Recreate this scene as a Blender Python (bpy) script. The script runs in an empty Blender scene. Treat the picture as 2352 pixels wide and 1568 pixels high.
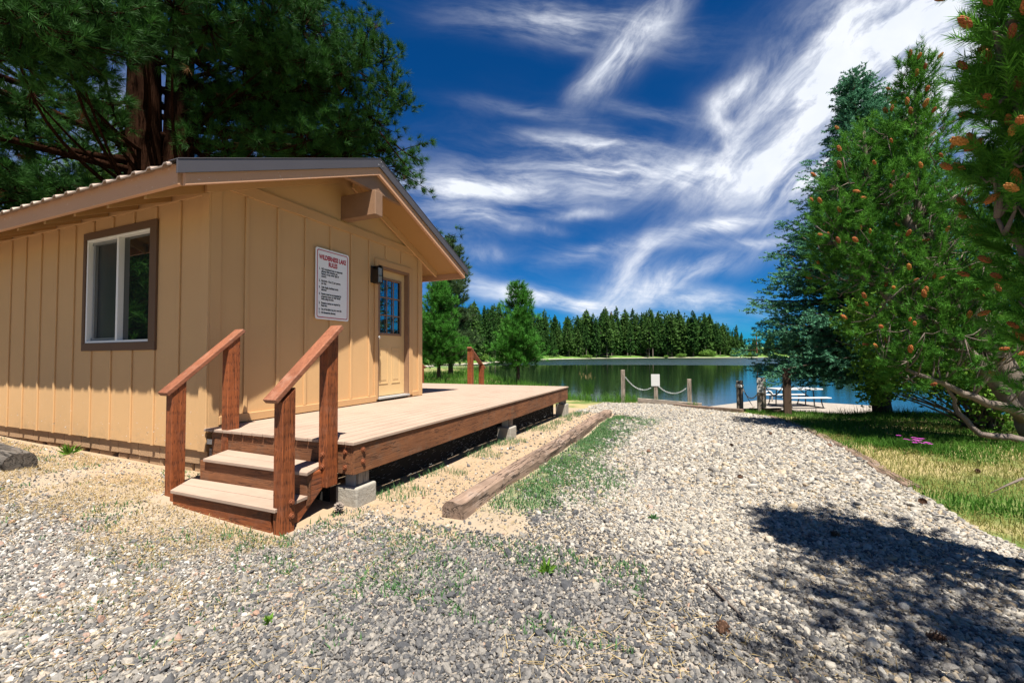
import bpy, math, random
import numpy as np
from mathutils import Vector, Matrix, noise as mnoise
random.seed(7)
rng = np.random.default_rng(7)
R = math.radians
scn = bpy.context.scene
COL = scn.collection

# ------------------------------------------------------------------ camera
PW, PH, FPX = 2352.0, 1568.0, 982.71
YAW, PITCH, ROLL = R(22.81533), R(1.85249), R(-0.37373)
EYE = np.array([4.55, -2.816, 1.27])
_f = np.array([-math.sin(YAW)*math.cos(PITCH), math.cos(YAW)*math.cos(PITCH), math.sin(PITCH)])
_r = np.array([math.cos(YAW), math.sin(YAW), 0.0]); _u = np.cross(_r, _f)
CR = math.cos(ROLL)*_r + math.sin(ROLL)*_u
CU = np.cross(CR, _f)
cam_d = bpy.data.cameras.new('camera'); cam = bpy.data.objects.new('camera', cam_d); COL.objects.link(cam)
cam_d.sensor_width = 36.0; cam_d.lens = FPX/PW*36.0; cam_d.clip_start = 0.05; cam_d.clip_end = 9000
cam.matrix_world = Matrix(((CR[0], CU[0], -_f[0], EYE[0]), (CR[1], CU[1], -_f[1], EYE[1]),
                           (CR[2], CU[2], -_f[2], EYE[2]), (0, 0, 0, 1)))
scn.camera = cam
def at(px, py, dist):                       # a surveyed point: photo pixel + horizontal distance -> world
    d = (px-PW/2)/FPX*CR - (py-PH/2)/FPX*CU + _f
    return EYE + d*(dist/math.hypot(d[0], d[1]))
def atz(px, py, z):
    d = (px-PW/2)/FPX*CR - (py-PH/2)/FPX*CU + _f
    return EYE + d*((z-EYE[2])/d[2])

# ------------------------------------------------------------------ light
SUN = np.array([1.0, -1.168, 3.44]); SUN /= np.linalg.norm(SUN)
sl = bpy.data.lights.new('sun', 'SUN'); sl.energy = 5.0; sl.angle = R(0.53); sl.color = (1.0, 0.945, 0.86)
so = bpy.data.objects.new('sun', sl); COL.objects.link(so)
so.rotation_euler = Vector(SUN).to_track_quat('Z', 'Y').to_euler()
scn.view_settings.view_transform = 'Standard'; scn.view_settings.look = 'None'
scn.view_settings.gamma = 1.0; scn.view_settings.exposure = 1.25
SKY_STRENGTH = 0.052

# ------------------------------------------------------------------ node helpers
class NT:
    def __init__(s, tree): s.t = tree; s.n = tree.nodes; s.l = tree.links
    def new(s, typ, **kw):
        n = s.n.new(typ)
        for k, v in kw.items(): setattr(n, k, v)
        return n
    def put(s, sock, v):
        if isinstance(v, bpy.types.NodeSocket): s.l.new(v, sock)
        elif v is not None: sock.default_value = v
    def math(s, op, a, b=None, c=None, clamp=False):
        n = s.new('ShaderNodeMath', operation=op, use_clamp=clamp)
        for i, v in enumerate((a, b, c)): s.put(n.inputs[i], v)
        return n.outputs[0]
    def vmath(s, op, a, b=None):
        n = s.new('ShaderNodeVectorMath', operation=op)
        s.put(n.inputs[0], a); s.put(n.inputs[1], b)
        return n.outputs['Value'] if op in ('DOT_PRODUCT', 'LENGTH') else n.outputs[0]
    def mix(s, f, a, b, blend='MIX'):
        n = s.new('ShaderNodeMix', data_type='RGBA', blend_type=blend)
        s.put(n.inputs[0], f); s.put(n.inputs[6], a); s.put(n.inputs[7], b)
        return n.outputs[2]
    def noise(s, vec, scale, detail=4.0, rough=0.55, dist=0.0, out='Fac'):
        n = s.new('ShaderNodeTexNoise'); s.put(n.inputs['Vector'], vec)
        n.inputs['Scale'].default_value = scale; n.inputs['Detail'].default_value = detail
        n.inputs['Roughness'].default_value = rough; n.inputs['Distortion'].default_value = dist
        return n.outputs[0] if out == 'Fac' else n.outputs[1]
    def ramp(s, fac, stops, interp='LINEAR'):
        n = s.new('ShaderNodeValToRGB'); n.color_ramp.interpolation = interp
        e = n.color_ramp.elements
        while len(e) < len(stops): e.new(0.5)
        for el, (p, c) in zip(e, stops):
            el.position = p; el.color = (c if len(c) == 4 else (*c, 1.0)) if hasattr(c, '__len__') else (c, c, c, 1)
        s.put(n.inputs[0], fac); return n.outputs[0]
    def sstep(s, v, lo, hi):
        n = s.new('ShaderNodeMapRange', interpolation_type='SMOOTHSTEP')
        s.put(n.inputs[0], v); n.inputs[1].default_value = lo; n.inputs[2].default_value = hi
        return n.outputs[0]
    def mapping(s, vec, scale=(1, 1, 1), rot=(0, 0, 0), loc=(0, 0, 0)):
        n = s.new('ShaderNodeMapping'); s.put(n.inputs[0], vec)
        n.inputs['Location'].default_value = loc; n.inputs['Rotation'].default_value = rot; n.inputs['Scale'].default_value = scale
        return n.outputs[0]
    def attr(s, name, typ='GEOMETRY'):
        n = s.new('ShaderNodeAttribute', attribute_name=name, attribute_type=typ); return n
    def bump(s, h, strength=0.3, dist=0.02, normal=None):
        n = s.new('ShaderNodeBump'); n.inputs['Strength'].default_value = strength; n.inputs['Distance'].default_value = dist
        s.put(n.inputs['Height'], h)
        if normal is not None: s.put(n.inputs['Normal'], normal)
        return n.outputs[0]

# ------------------------------------------------------------------ world: Nishita sky with cirrus
W = bpy.data.worlds.new('World'); scn.world = W; W.use_nodes = True
w = NT(W.node_tree); w.n.clear()
sky = w.new('ShaderNodeTexSky', sky_type='NISHITA', sun_disc=False)
sky.sun_elevation = math.asin(SUN[2]); sky.sun_rotation = math.atan2(SUN[0], SUN[1])
sky.altitude = 1500; sky.air_density = 1.0; sky.dust_density = 0.2; sky.ozone_density = 3.0
hs = w.new('ShaderNodeHueSaturation'); hs.inputs['Saturation'].default_value = 1.12; hs.inputs['Value'].default_value = 1.0
w.put(hs.inputs['Color'], sky.outputs[0])
dirv = w.new('ShaderNodeTexCoord').outputs['Generated']
FH = (-math.sin(YAW), math.cos(YAW), 0.0); RH = (math.cos(YAW), math.sin(YAW), 0.0)
df = w.math('MAXIMUM', w.math('ABSOLUTE', w.vmath('DOT_PRODUCT', dirv, FH)), 0.12)
ca = w.math('DIVIDE', w.vmath('DOT_PRODUCT', dirv, RH), df)
sep = w.new('ShaderNodeSeparateXYZ'); w.put(sep.inputs[0], dirv)
ce = w.math('DIVIDE', sep.outputs[2], df)
skyc = w.new('ShaderNodeCombineXYZ'); w.put(skyc.inputs[0], ca); w.put(skyc.inputs[1], ce)
warp = w.noise(skyc.outputs[0], 3.4, 4, 0.5, 0.0, 'Color')
wv = w.vmath('SUBTRACT', warp, (0.5, 0.5, 0.5))
ws = w.new('ShaderNodeVectorMath', operation='SCALE'); w.put(ws.inputs[0], wv); ws.inputs['Scale'].default_value = 0.085
cv = w.vmath('ADD', skyc.outputs[0], ws.outputs[0])
s2 = w.new('ShaderNodeSeparateXYZ'); w.put(s2.inputs[0], cv); cx_, cy_ = s2.outputs[0], s2.outputs[1]
def streak(ang, sx, sy, sc, loc):
    v = w.mapping(cv, rot=(0, 0, -R(ang)), loc=(0, 0, 0)); v = w.mapping(v, scale=(sx, sy, 1), loc=loc)
    return w.noise(v, sc, 10, 0.64, 0.35)
st_diag = streak(38, 1.0, 3.4, 4.2, (0, 0, 0))
st_flat = streak(-7, 1.0, 4.2, 4.0, (3, 1, 0))
st_steep = streak(52, 1.0, 2.8, 4.2, (7, 2, 0))
fluff = w.noise(cv, 7.0, 8, 0.6, 0.3)
def blob(px, py, ang, L, Wd, amp, st):
    a0 = (px-1176)/FPX; e0 = (813-py)/FPX; c, s = math.cos(R(ang)), math.sin(R(ang))
    dx = w.math('SUBTRACT', cx_, a0); dy = w.math('SUBTRACT', cy_, e0)
    p = w.math('ADD', w.math('MULTIPLY', dx, c/(L/FPX)), w.math('MULTIPLY', dy, s/(L/FPX)))
    q = w.math('ADD', w.math('MULTIPLY', dx, -s/(Wd/FPX)), w.math('MULTIPLY', dy, c/(Wd/FPX)))
    g = w.math('EXPONENT', w.math('MULTIPLY', w.math('ADD', w.math('MULTIPLY', p, p), w.math('MULTIPLY', q, q)), -1.0))
    return w.math('MULTIPLY', w.math('MULTIPLY', g, amp), w.math('ADD', 0.10, w.sstep(st, 0.30, 0.80)))
BLOBS = [  # photo px, px, angle, half-length, half-width, strength, streak field
 (1470, 70, 48, 150, 42, 1.5, st_steep), (1330, 30, -6, 230, 50, 0.9, st_flat), (1390, 150, 40, 70, 26, 0.8, st_steep),
 (1423, 390, 2, 270, 56, 1.25, st_flat), (1326, 315, -3, 125, 20, 1.2, st_flat), (1060, 424, -6, 165, 28, 1.2, st_flat), (1714, 395, 6, 220, 66, 1.15, st_diag),
 (1695, 195, 45, 78, 27, 1.1, st_steep), (1680, 285, -48, 62, 26, 0.8, fluff), (1930, 150, 45, 330, 105, 1.75, st_steep), (2190, 70, 40, 330, 180, 2.0, st_diag), (2100, 380, 20, 300, 160, 1.2, st_diag),
 (1675, 513, 12, 100, 16, 1.5, st_flat), (1714, 556, 3, 110, 11, 1.1, st_flat), (1103, 494, -7, 95, 17, 1.0, st_flat), (1229, 528, -6, 60, 11, 0.8, fluff), (1336, 492, 4, 70, 13, 0.8, fluff),
 (1423, 571, 9, 150, 20, 0.95, st_flat), (1442, 620, 38, 130, 34, 0.8, st_diag), (1530, 649, 20, 160, 27, 1.1, st_diag), (1588, 690, -10, 170, 26, 1.15, st_flat),
 (1249, 676, -9, 230, 20, 1.2, st_flat), (1384, 714, -7, 210, 17, 0.9, st_flat), (1103, 578, 0, 52, 20, 0.7, fluff), (1250, 250, -8, 150, 16, 0.35, st_flat), (1560, 255, -10, 190, 22, 0.3, st_flat),
 (620, 560, 10, 500, 160, 0.6, st_flat), (100, 360, 10, 330, 240, 0.7, fluff)]
dens = None
for b in BLOBS:
    o = blob(*b); dens = o if dens is None else w.math('ADD', dens, o)
dens = w.math('MULTIPLY', dens, w.math('ADD', 0.55, w.math('MULTIPLY', fluff, 0.9)))
dens = w.math('MINIMUM', w.math('MULTIPLY', w.math('POWER', dens, 1.1), 0.86), 0.97)
ccol = w.mix(fluff, (6.4, 7.0, 8.0, 1), (9.0, 9.1, 9.4, 1))
tint = w.mix(1.0, hs.outputs[0], (0.030, 0.42, 0.74, 1), 'MULTIPLY')
final = w.mix(dens, tint, ccol)
bg = w.new('ShaderNodeBackground'); w.put(bg.inputs[0], final); bg.inputs[1].default_value = SKY_STRENGTH
w.put(w.new('ShaderNodeOutputWorld').inputs[0], bg.outputs[0])

# ------------------------------------------------------------------ materials
MAT = {}
def newmat(name):
    m = bpy.data.materials.new(name); m.use_nodes = True; t = NT(m.node_tree); t.n.clear()
    out = t.new('ShaderNodeOutputMaterial'); p = t.new('ShaderNodeBsdfPrincipled'); t.l.new(p.outputs[0], out.inputs[0])
    MAT[name] = m; return m, t, p, out
def objc(t): return t.new('ShaderNodeTexCoord').outputs['Object']
def c4(c, k=1.0): return (c[0]*k, c[1]*k, c[2]*k, 1.0)

def m_plain(name, c, rough=0.6, metal=0.0, var=0.12, scale=9.0, bump=0.0, bscale=60.0, spec=0.5):
    m, t, p, o = newmat(name); v = objc(t)
    n = t.noise(v, scale, 5, 0.6)
    t.put(p.inputs['Base Color'], t.mix(n, c4(c, 1-var), c4(c, 1+var)))
    p.inputs['Roughness'].default_value = rough; p.inputs['Metallic'].default_value = metal
    p.inputs['Specular IOR Level'].default_value = spec
    if bump: t.put(p.inputs['Normal'], t.bump(t.noise(v, bscale, 4, 0.6), bump, 0.01))
    return m
def m_wood(name, axis, dark, light, rough=0.75, scale=1.0, weather=None, bump=0.5, incise=False, crack=0.0):
    m, t, p, o = newmat(name); v = objc(t)
    s = [14*scale]*3; s[axis] = 0.9*scale
    g = t.noise(t.mapping(v, scale=tuple(s)), 3.0, 8, 0.65, 1.2)
    fine = t.noise(t.mapping(v, scale=tuple(x*4 for x in s)), 4.0, 5, 0.7)
    big = t.noise(v, 2.3, 4, 0.6)
    f = t.math('ADD', t.math('MULTIPLY', g, 0.75), t.math('MULTIPLY', fine, 0.35), clamp=True)
    col = t.ramp(f, [(0.28, c4(dark)), (0.52, c4([(a+b)/2 for a, b in zip(dark, light)])), (0.78, c4(light))])
    col = t.mix(t.math('MULTIPLY', t.sstep(big, 0.4, 0.75), 0.45), col, c4(dark, 0.8))
    if weather: col = t.mix(t.math('MULTIPLY', t.sstep(t.noise(v, 5.0, 6, 0.7), 0.5, 0.72), 0.55), col, c4(weather))
    h = f
    if crack:
        s3 = [9.0]*3; s3[axis] = 0.55
        cr = t.noise(t.mapping(v, scale=tuple(s3), loc=(3, 1, 2)), 2.0, 6, 0.6, 0.8)
        ck = t.math('SUBTRACT', 1.0, t.sstep(t.math('ABSOLUTE', t.math('SUBTRACT', cr, 0.5)), 0.004, 0.020))
        col = t.mix(t.math('MULTIPLY', ck, crack), col, c4(dark, 0.25)); h = t.math('SUBTRACT', f, t.math('MULTIPLY', ck, 1.5))
    if incise:                                   # staggered incision slots of pressure-treated lumber
        br = t.new('ShaderNodeTexBrick'); s2 = [70, 70, 70]; s2[axis] = 26
        mv = t.mapping(v, scale=tuple(s2)); sx = t.new('ShaderNodeSeparateXYZ'); t.put(sx.inputs[0], mv)
        cb = t.new('ShaderNodeCombineXYZ'); oth = [i for i in range(3) if i != axis]
        t.put(cb.inputs[0], sx.outputs[axis]); t.put(cb.inputs[1], t.math('ADD', sx.outputs[oth[0]], sx.outputs[oth[1]]))
        t.put(br.inputs[0], cb.outputs[0]); br.inputs['Scale'].default_value = 1.0; br.inputs['Mortar Size'].default_value = 0.0
        vo = t.new('ShaderNodeTexVoronoi'); t.put(vo.inputs[0], t.mapping(cb.outputs[0], scale=(0.5, 1.0, 1))); vo.inputs['Scale'].default_value = 0.9
        vo.inputs['Randomness'].default_value = 0.25
        slot = t.sstep(vo.outputs['Distance'], 0.12, 0.28)
        col = t.mix(t.math('MULTIPLY', t.math('SUBTRACT', 1.0, slot), 0.55), col, c4(dark, 0.45))
        h = t.math('ADD', f, slot)
    t.put(p.inputs['Base Color'], col); p.inputs['Roughness'].default_value = rough; p.inputs['Specular IOR Level'].default_value = 0.3
    t.put(p.inputs['Normal'], t.bump(h, bump, 0.006)); return m
def m_paint(name, c, stain=(0.8, 0.76, 0.7), rough=0.62, chips=0.0, zlow=None):
    m, t, p, o = newmat(name); v = objc(t)
    tex = t.noise(t.mapping(v, scale=(60, 60, 7)), 3.0, 5, 0.65)
    big = t.noise(v, 1.7, 5, 0.6)
    col = t.mix(big, c4(c, 0.93), c4(c, 1.07))
    col = t.mix(t.math('MULTIPLY', t.sstep(tex, 0.55, 0.8), 0.18), col, c4(c, 0.8))
    if chips:
        ch = t.noise(t.mapping(v, scale=(22, 22, 30)), 1.0, 6, 0.7)
        f = t.sstep(ch, 0.625, 0.65)
        if zlow is not None:
            sx = t.new('ShaderNodeSeparateXYZ'); t.put(sx.inputs[0], v)
            f = t.math('MULTIPLY', f, t.math('SUBTRACT', 1.0, t.sstep(sx.outputs[2], zlow, zlow+0.55)))
        col = t.mix(t.math('MULTIPLY', f, chips), col, t.mix(t.sstep(t.noise(v, 40, 2), 0.45, 0.55), (0.13, 0.09, 0.06, 1), (0.75, 0.72, 0.68, 1)))
    if zlow is not None:                          # splashed dirt along the base, faint runs below
        sx = t.new('ShaderNodeSeparateXYZ'); t.put(sx.inputs[0], v)
        dz = t.math('SUBTRACT', 1.0, t.sstep(t.math('ADD', sx.outputs[2], t.math('MULTIPLY', t.noise(v, 6, 5), 0.35)), zlow+.08, zlow+.38))
        col = t.mix(t.math('MULTIPLY', dz, t.math('MULTIPLY', t.sstep(t.noise(v, 11, 6, .7), .38, .7), .55)), col, (0.33, 0.22, 0.12, 1))
        runs = t.sstep(t.noise(t.mapping(v, scale=(9, 9, .5)), 2.0, 5, .7), .56, .78)
        col = t.mix(t.math('MULTIPLY', runs, 0.20), col, c4(c, 0.62))
    t.put(p.inputs['Base Color'], col); p.inputs['Roughness'].default_value = rough; p.inputs['Specular IOR Level'].default_value = 0.25
    t.put(p.inputs['Normal'], t.bump(tex, 0.25, 0.004)); return m
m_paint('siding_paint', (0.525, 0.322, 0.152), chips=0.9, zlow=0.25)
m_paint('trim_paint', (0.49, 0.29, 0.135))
m_paint('rake_paint', (0.47, 0.265, 0.16), chips=0.35)
m_paint('brown_paint', (0.115, 0.066, 0.040))
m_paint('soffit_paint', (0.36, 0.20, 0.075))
m_paint('door_paint', (0.58, 0.39, 0.19), rough=0.45)
m_plain('casing_brown', (0.22, 0.125, 0.070), 0.6, var=0.15)
m_plain('flashing', (0.085, 0.078, 0.083), 0.42, 0.25, var=0.10, scale=3)
m_plain('roof_metal', (0.31, 0.235, 0.185), 0.40, 0.35, var=0.1)
m_plain('white_vinyl', (0.78, 0.76, 0.73), 0.35, var=0.04)
m_plain('screen_grey', (0.028, 0.031, 0.030), 0.35, var=0.2, scale=2)
m_plain('sash_grey', (0.16, 0.165, 0.165), 0.4, var=0.1)
m_plain('bronze', (0.035, 0.028, 0.022), 0.42, 0.5, var=0.3)
m_plain('steel', (0.55, 0.55, 0.54), 0.35, 0.9, var=0.1)
m_plain('galvanised', (0.50, 0.51, 0.50), 0.5, 0.6, var=0.15)
m_plain('rust', (0.21, 0.065, 0.025), 0.7, 0.3, var=0.35, scale=30, bump=0.4)
m_plain('concrete', (0.29, 0.265, 0.22), 0.9, var=0.25, scale=8, bump=0.7, bscale=35)
m_plain('block_tan', (0.33, 0.205, 0.11), 0.9, var=0.25, scale=6, bump=0.6, bscale=50)
m_plain('void_shade', (0.012, 0.010, 0.008), 1.0, var=0.2)  # near-black colour stands in for shade in the hollow spaces
m_plain('sign_white', (0.80, 0.80, 0.81), 0.35, var=0.02)
m_plain('sign_grey', (0.52, 0.50, 0.47), 0.5, var=0.12, scale=14)
m_plain('sign_red', (0.42, 0.012, 0.030), 0.4, var=0.05)
m_plain('sign_black', (0.015, 0.015, 0.018), 0.4, var=0.05)
m_plain('rope', (0.75, 0.74, 0.70), 0.8, var=0.1)
m_plain('dark_steel', (0.02, 0.021, 0.023), 0.45, 0.3, var=0.2)
m_plain('white_plastic', (0.56, 0.56, 0.54), 0.4, var=0.04)
m_plain('cone_brown', (0.13, 0.065, 0.035), 0.8, var=0.35, scale=40)
m_plain('cone_silver', (0.20, 0.16, 0.13), 0.8, var=0.5, scale=60)
m, t, p, o = newmat('cone_orange'); oi = t.new('ShaderNodeObjectInfo').outputs['Random']
cc_ = t.ramp(oi, [(0, (0.30, 0.080, 0.022)), (0.35, (0.46, 0.130, 0.030)), (0.75, (0.60, 0.19, 0.038)), (1, (0.66, 0.28, 0.055))])
t.put(p.inputs['Base Color'], t.mix(t.noise(objc(t), 2.6, 4, .6), t.mix(0.4, cc_, (0.08, 0.03, 0.012, 1)), cc_)); p.inputs['Roughness'].default_value = 0.8
t.put(p.inputs['Normal'], t.bump(t.noise(objc(t), 7, 3), .5, .2))
m_plain('flower_pink', (0.36, 0.035, 0.30), 0.6, var=0.2, scale=30)
for ax, nm in enumerate('xyz'):
    m_wood('stain_'+nm, ax, (0.066, 0.018, 0.007), (0.36, 0.100, 0.028), 0.62, incise=(ax == 2), crack=0.6, weather=(0.20, 0.085, 0.05))
    m_wood('rimwood_'+nm, ax, (0.068, 0.025, 0.011), (0.26, 0.105, 0.043), 0.72, weather=(0.16, 0.10, 0.065), crack=0.6)
    m_wood('deck_'+nm, ax, (0.29, 0.205, 0.15), (0.375, 0.28, 0.215), 0.75, scale=0.8, bump=0.25)
    m_wood('grey_'+nm, ax, (0.13, 0.10, 0.075), (0.42, 0.35, 0.28), 0.9, weather=(0.30, 0.27, 0.24), bump=0.9, crack=0.7)
    m_wood('timber_'+nm, ax, (0.075, 0.05, 0.036), (0.33, 0.225, 0.16), 0.9, scale=0.8, weather=(0.30, 0.24, 0.20), bump=1.0, crack=0.9)
    m_wood('handrail_'+nm, ax, (0.09, 0.028, 0.015), (0.33, 0.125, 0.062), 0.6, weather=(0.34, 0.19, 0.13))
m_wood('dockwood', 0, (0.22, 0.19, 0.155), (0.36, 0.32, 0.27), 0.85)
m_wood('bark_red', 2, (0.006, 0.0035, 0.0025), (0.038, 0.017, 0.010), 1.0, scale=0.45, bump=1.0, crack=0.9)
MAT['bark_red'].node_tree.nodes['Principled BSDF'].inputs['Specular IOR Level'].default_value = 0.0
m_wood('bark_grey', 2, (0.06, 0.048, 0.04), (0.24, 0.19, 0.155), 0.95, scale=0.9, bump=1.0)
m_wood('bark_dark', 2, (0.018, 0.013, 0.010), (0.075, 0.052, 0.038), 0.95, scale=0.8, bump=1.0)
m_wood('log_grey', 0, (0.035, 0.03, 0.026), (0.17, 0.145, 0.12), 0.95, weather=(0.12, 0.11, 0.10), bump=1.0, crack=0.9)
m_wood('dark_post', 2, (0.030, 0.018, 0.011), (0.10, 0.062, 0.040), 0.8)
def m_glass(name, base, rough):
    m, t, p, o = newmat(name); p.inputs['Base Color'].default_value = c4(base); p.inputs['Roughness'].default_value = rough
    p.inputs['Specular IOR Level'].default_value = 0.75
    t.put(p.inputs['Normal'], t.bump(t.noise(objc(t), 1.5, 2), 0.03, 0.02)); return m
m_glass('window_glass', (0.010, 0.013, 0.012), 0.01)
m_glass('door_glass', (0.012, 0.016, 0.020), 0.01)
MAT['door_glass'].node_tree.nodes['Principled BSDF'].inputs['Specular IOR Level'].default_value = 1.0
MAT['door_glass'].node_tree.nodes['Principled BSDF'].inputs['IOR'].default_value = 2.6
m, t, p, o = newmat('lamp_glass'); p.inputs['Base Color'].default_value = (0.55, 0.56, 0.55, 1); p.inputs['Roughness'].default_value = 0.08
p.inputs['Transmission Weight'].default_value = 0.6

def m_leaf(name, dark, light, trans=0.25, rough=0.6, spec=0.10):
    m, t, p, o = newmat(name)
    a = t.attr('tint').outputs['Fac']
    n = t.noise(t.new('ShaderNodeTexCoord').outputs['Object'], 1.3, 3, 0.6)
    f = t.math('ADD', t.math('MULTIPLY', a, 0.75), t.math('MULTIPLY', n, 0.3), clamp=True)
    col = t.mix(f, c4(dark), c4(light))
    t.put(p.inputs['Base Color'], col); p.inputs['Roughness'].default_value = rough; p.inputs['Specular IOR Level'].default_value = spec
    tr = t.new('ShaderNodeBsdfTranslucent'); t.put(tr.inputs[0], col)
    mx = t.new('ShaderNodeMixShader'); mx.inputs[0].default_value = trans
    t.l.new(p.outputs[0], mx.inputs[1]); t.l.new(tr.outputs[0], mx.inputs[2]); t.l.new(mx.outputs[0], o.inputs[0]); return m
m_leaf('needles_ponderosa', (0.006, 0.024, 0.006), (0.045, 0.135, 0.022))
m_leaf('needles_sunlit', (0.03, 0.085, 0.016), (0.16, 0.3, 0.055))  # brighter base green carries the sunlit look of the backdrop pines
m_leaf('needles_young', (0.012, 0.070, 0.010), (0.085, 0.27, 0.034))
m_leaf('needles_darktree', (0.022, 0.052, 0.02), (0.085, 0.145, 0.055))
m_leaf('needles_spruce', (0.016, 0.078, 0.042), (0.120, 0.310, 0.180))
m_leaf('needles_coned', (0.012, 0.070, 0.008), (0.115, 0.30, 0.036))
m_leaf('needles_front', (0.014, 0.085, 0.010), (0.130, 0.340, 0.040), 0.4)
m_leaf('needles_forest', (0.014, 0.050, 0.012), (0.060, 0.135, 0.032), 0.25, 0.9, 0.03)
m_leaf('needles_forest_light', (0.022, 0.066, 0.010), (0.085, 0.165, 0.036))
m_leaf('needles_rusty', (0.12, 0.07, 0.04), (0.30, 0.17, 0.10))
m_leaf('leaves_shrub', (0.035, 0.110, 0.010), (0.20, 0.36, 0.050), 0.4)
m_leaf('leaves_far_shrub', (0.06, 0.16, 0.02), (0.20, 0.33, 0.06), 0.3)
m_leaf('grass_green', (0.020, 0.075, 0.008), (0.11, 0.25, 0.035), 0.4)
m_leaf('grass_dry', (0.20, 0.14, 0.05), (0.62, 0.48, 0.24), 0.3)
m_leaf('grass_mixed', (0.040, 0.105, 0.014), (0.36, 0.315, 0.105), 0.35)
m_leaf('weed_green', (0.03, 0.10, 0.030), (0.15, 0.27, 0.11), 0.35)
m_leaf('brown_needles', (0.06, 0.030, 0.012), (0.20, 0.10, 0.04), 0.2)

# ------------------------------------------------------------------ mesh builder
ORG = {}
def meta(o, label=None, cat=None, group=None, kind=None):
    if label: o['label'] = label
    if cat: o['category'] = cat
    if group: o['group'] = group
    if kind: o['kind'] = kind
    return o
def thing(name, loc, label, cat, group=None):
    o = bpy.data.objects.new(name, None); o.empty_display_size = 0.2; o.location = loc; COL.objects.link(o)
    ORG[o.name] = np.array(loc, float); return meta(o, label, cat, group)
def finish(name, me, mat, parent=None, loc=None):
    """link a mesh given in world coordinates as one object (child of parent, or top-level with its origin at loc)"""
    o = bpy.data.objects.new(name, me); COL.objects.link(o)
    org = ORG[parent.name] if parent is not None else np.array(loc if loc is not None else (0, 0, 0), float)
    if np.any(org): me.transform(Matrix.Translation(-Vector(org)))
    if parent is not None: o.parent = parent
    else: o.location = org
    ORG[o.name] = org
    for mm in (mat if isinstance(mat, (list, tuple)) else [mat]): me.materials.append(MAT[mm])
    return o
class MB:
    def __init__(s): s.v = []; s.f = []; s.mi = []; s.cur = 0; s.st = []
    def add(s, vs, fs):
        b = len(s.v); s.st.append((b, len(s.f))); s.v += [tuple(float(c) for c in p) for p in vs]
        s.f += [tuple(b+i for i in f) for f in fs]; s.mi += [s.cur]*len(fs); return s
    def box(s, x0, x1, y0, y1, z0, z1):
        return s.add([(x0,y0,z0),(x1,y0,z0),(x1,y1,z0),(x0,y1,z0),(x0,y0,z1),(x1,y0,z1),(x1,y1,z1),(x0,y1,z1)],
                     [(0,3,2,1),(4,5,6,7),(0,1,5,4),(1,2,6,5),(2,3,7,6),(3,0,4,7)])
    def beam(s, a, b, wd, ht, up=(0, 0, 1)):
        a = np.array(a, float); b = np.array(b, float); d = b-a; d /= np.linalg.norm(d)
        sd = np.cross(d, up); sd /= np.linalg.norm(sd); u = np.cross(sd, d); vs = []
        for q in (a, b):
            for i, j in ((-1,-1),(1,-1),(1,1),(-1,1)): vs.append(q+sd*i*wd/2+u*j*ht/2)
        return s.add(vs, [(0,1,2,3),(7,6,5,4),(0,4,5,1),(1,5,6,2),(2,6,7,3),(3,7,4,0)])
    def prism(s, pts, vec):
        n = len(pts); vec = np.array(vec, float); P = [np.array(q, float) for q in pts]
        return s.add(P+[q+vec for q in P], [tuple(range(n-1, -1, -1)), tuple(range(n, 2*n))]+[(i,(i+1)%n,(i+1)%n+n,i+n) for i in range(n)])
    def tube(s, pts, rad, n=8, cap=True):
        P = [np.array(q, float) for q in pts]; r = rad if hasattr(rad, '__len__') else [rad]*len(P)
        d0 = P[1]-P[0]; ref = np.array((0, 0, 1.0)) if abs(d0[2]) < 0.9*np.linalg.norm(d0) else np.array((1.0, 0, 0))
        vs = []; k = len(P)
        for i, q in enumerate(P):
            d = P[min(i+1, k-1)]-P[max(i-1, 0)]; d = d/(np.linalg.norm(d)+1e-12)
            a = np.cross(d, ref); a /= np.linalg.norm(a)+1e-12; b = np.cross(a, d); ref = b
            for j in range(n):
                t = 2*math.pi*j/n; vs.append(q+(a*math.cos(t)+b*math.sin(t))*r[i])
        fs = [(i*n+j, i*n+(j+1)%n, (i+1)*n+(j+1)%n, (i+1)*n+j) for i in range(k-1) for j in range(n)]
        if cap: fs += [tuple(range(n-1, -1, -1)), tuple((k-1)*n+j for j in range(n))]
        return s.add(vs, fs)
    def ball(s, c, r, nu=10, nv=7):
        c = np.array(c, float); r = np.array(r if hasattr(r, '__len__') else (r, r, r), float)
        vs = [c+r*(0, 0, 1), c-r*(0, 0, 1)]
        for i in range(1, nv):
            th = math.pi*i/nv
            for j in range(nu):
                ph = 2*math.pi*j/nu; vs.append(c+r*(math.sin(th)*math.cos(ph), math.sin(th)*math.sin(ph), math.cos(th)))
        fs = []
        for j in range(nu):
            fs.append((0, 2+j, 2+(j+1) % nu)); fs.append((1, 2+(nv-2)*nu+(j+1) % nu, 2+(nv-2)*nu+j))
            for i in range(nv-2): fs.append((2+i*nu+j, 2+(i+1)*nu+j, 2+(i+1)*nu+(j+1) % nu, 2+i*nu+(j+1) % nu))
        return s.add(vs, fs)
    def split(s, name, mat, parent=None, bevel=0.0, smooth=False):
        out = []
        for i, (b, f0) in enumerate(s.st):
            b1, f1 = s.st[i+1] if i+1 < len(s.st) else (len(s.v), len(s.f))
            m_ = MB(); m_.add(s.v[b:b1], [tuple(q_-b for q_ in f_) for f_ in s.f[f0:f1]]); out.append(m_.build(name, mat, parent, bevel, smooth))
        return out
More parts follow.
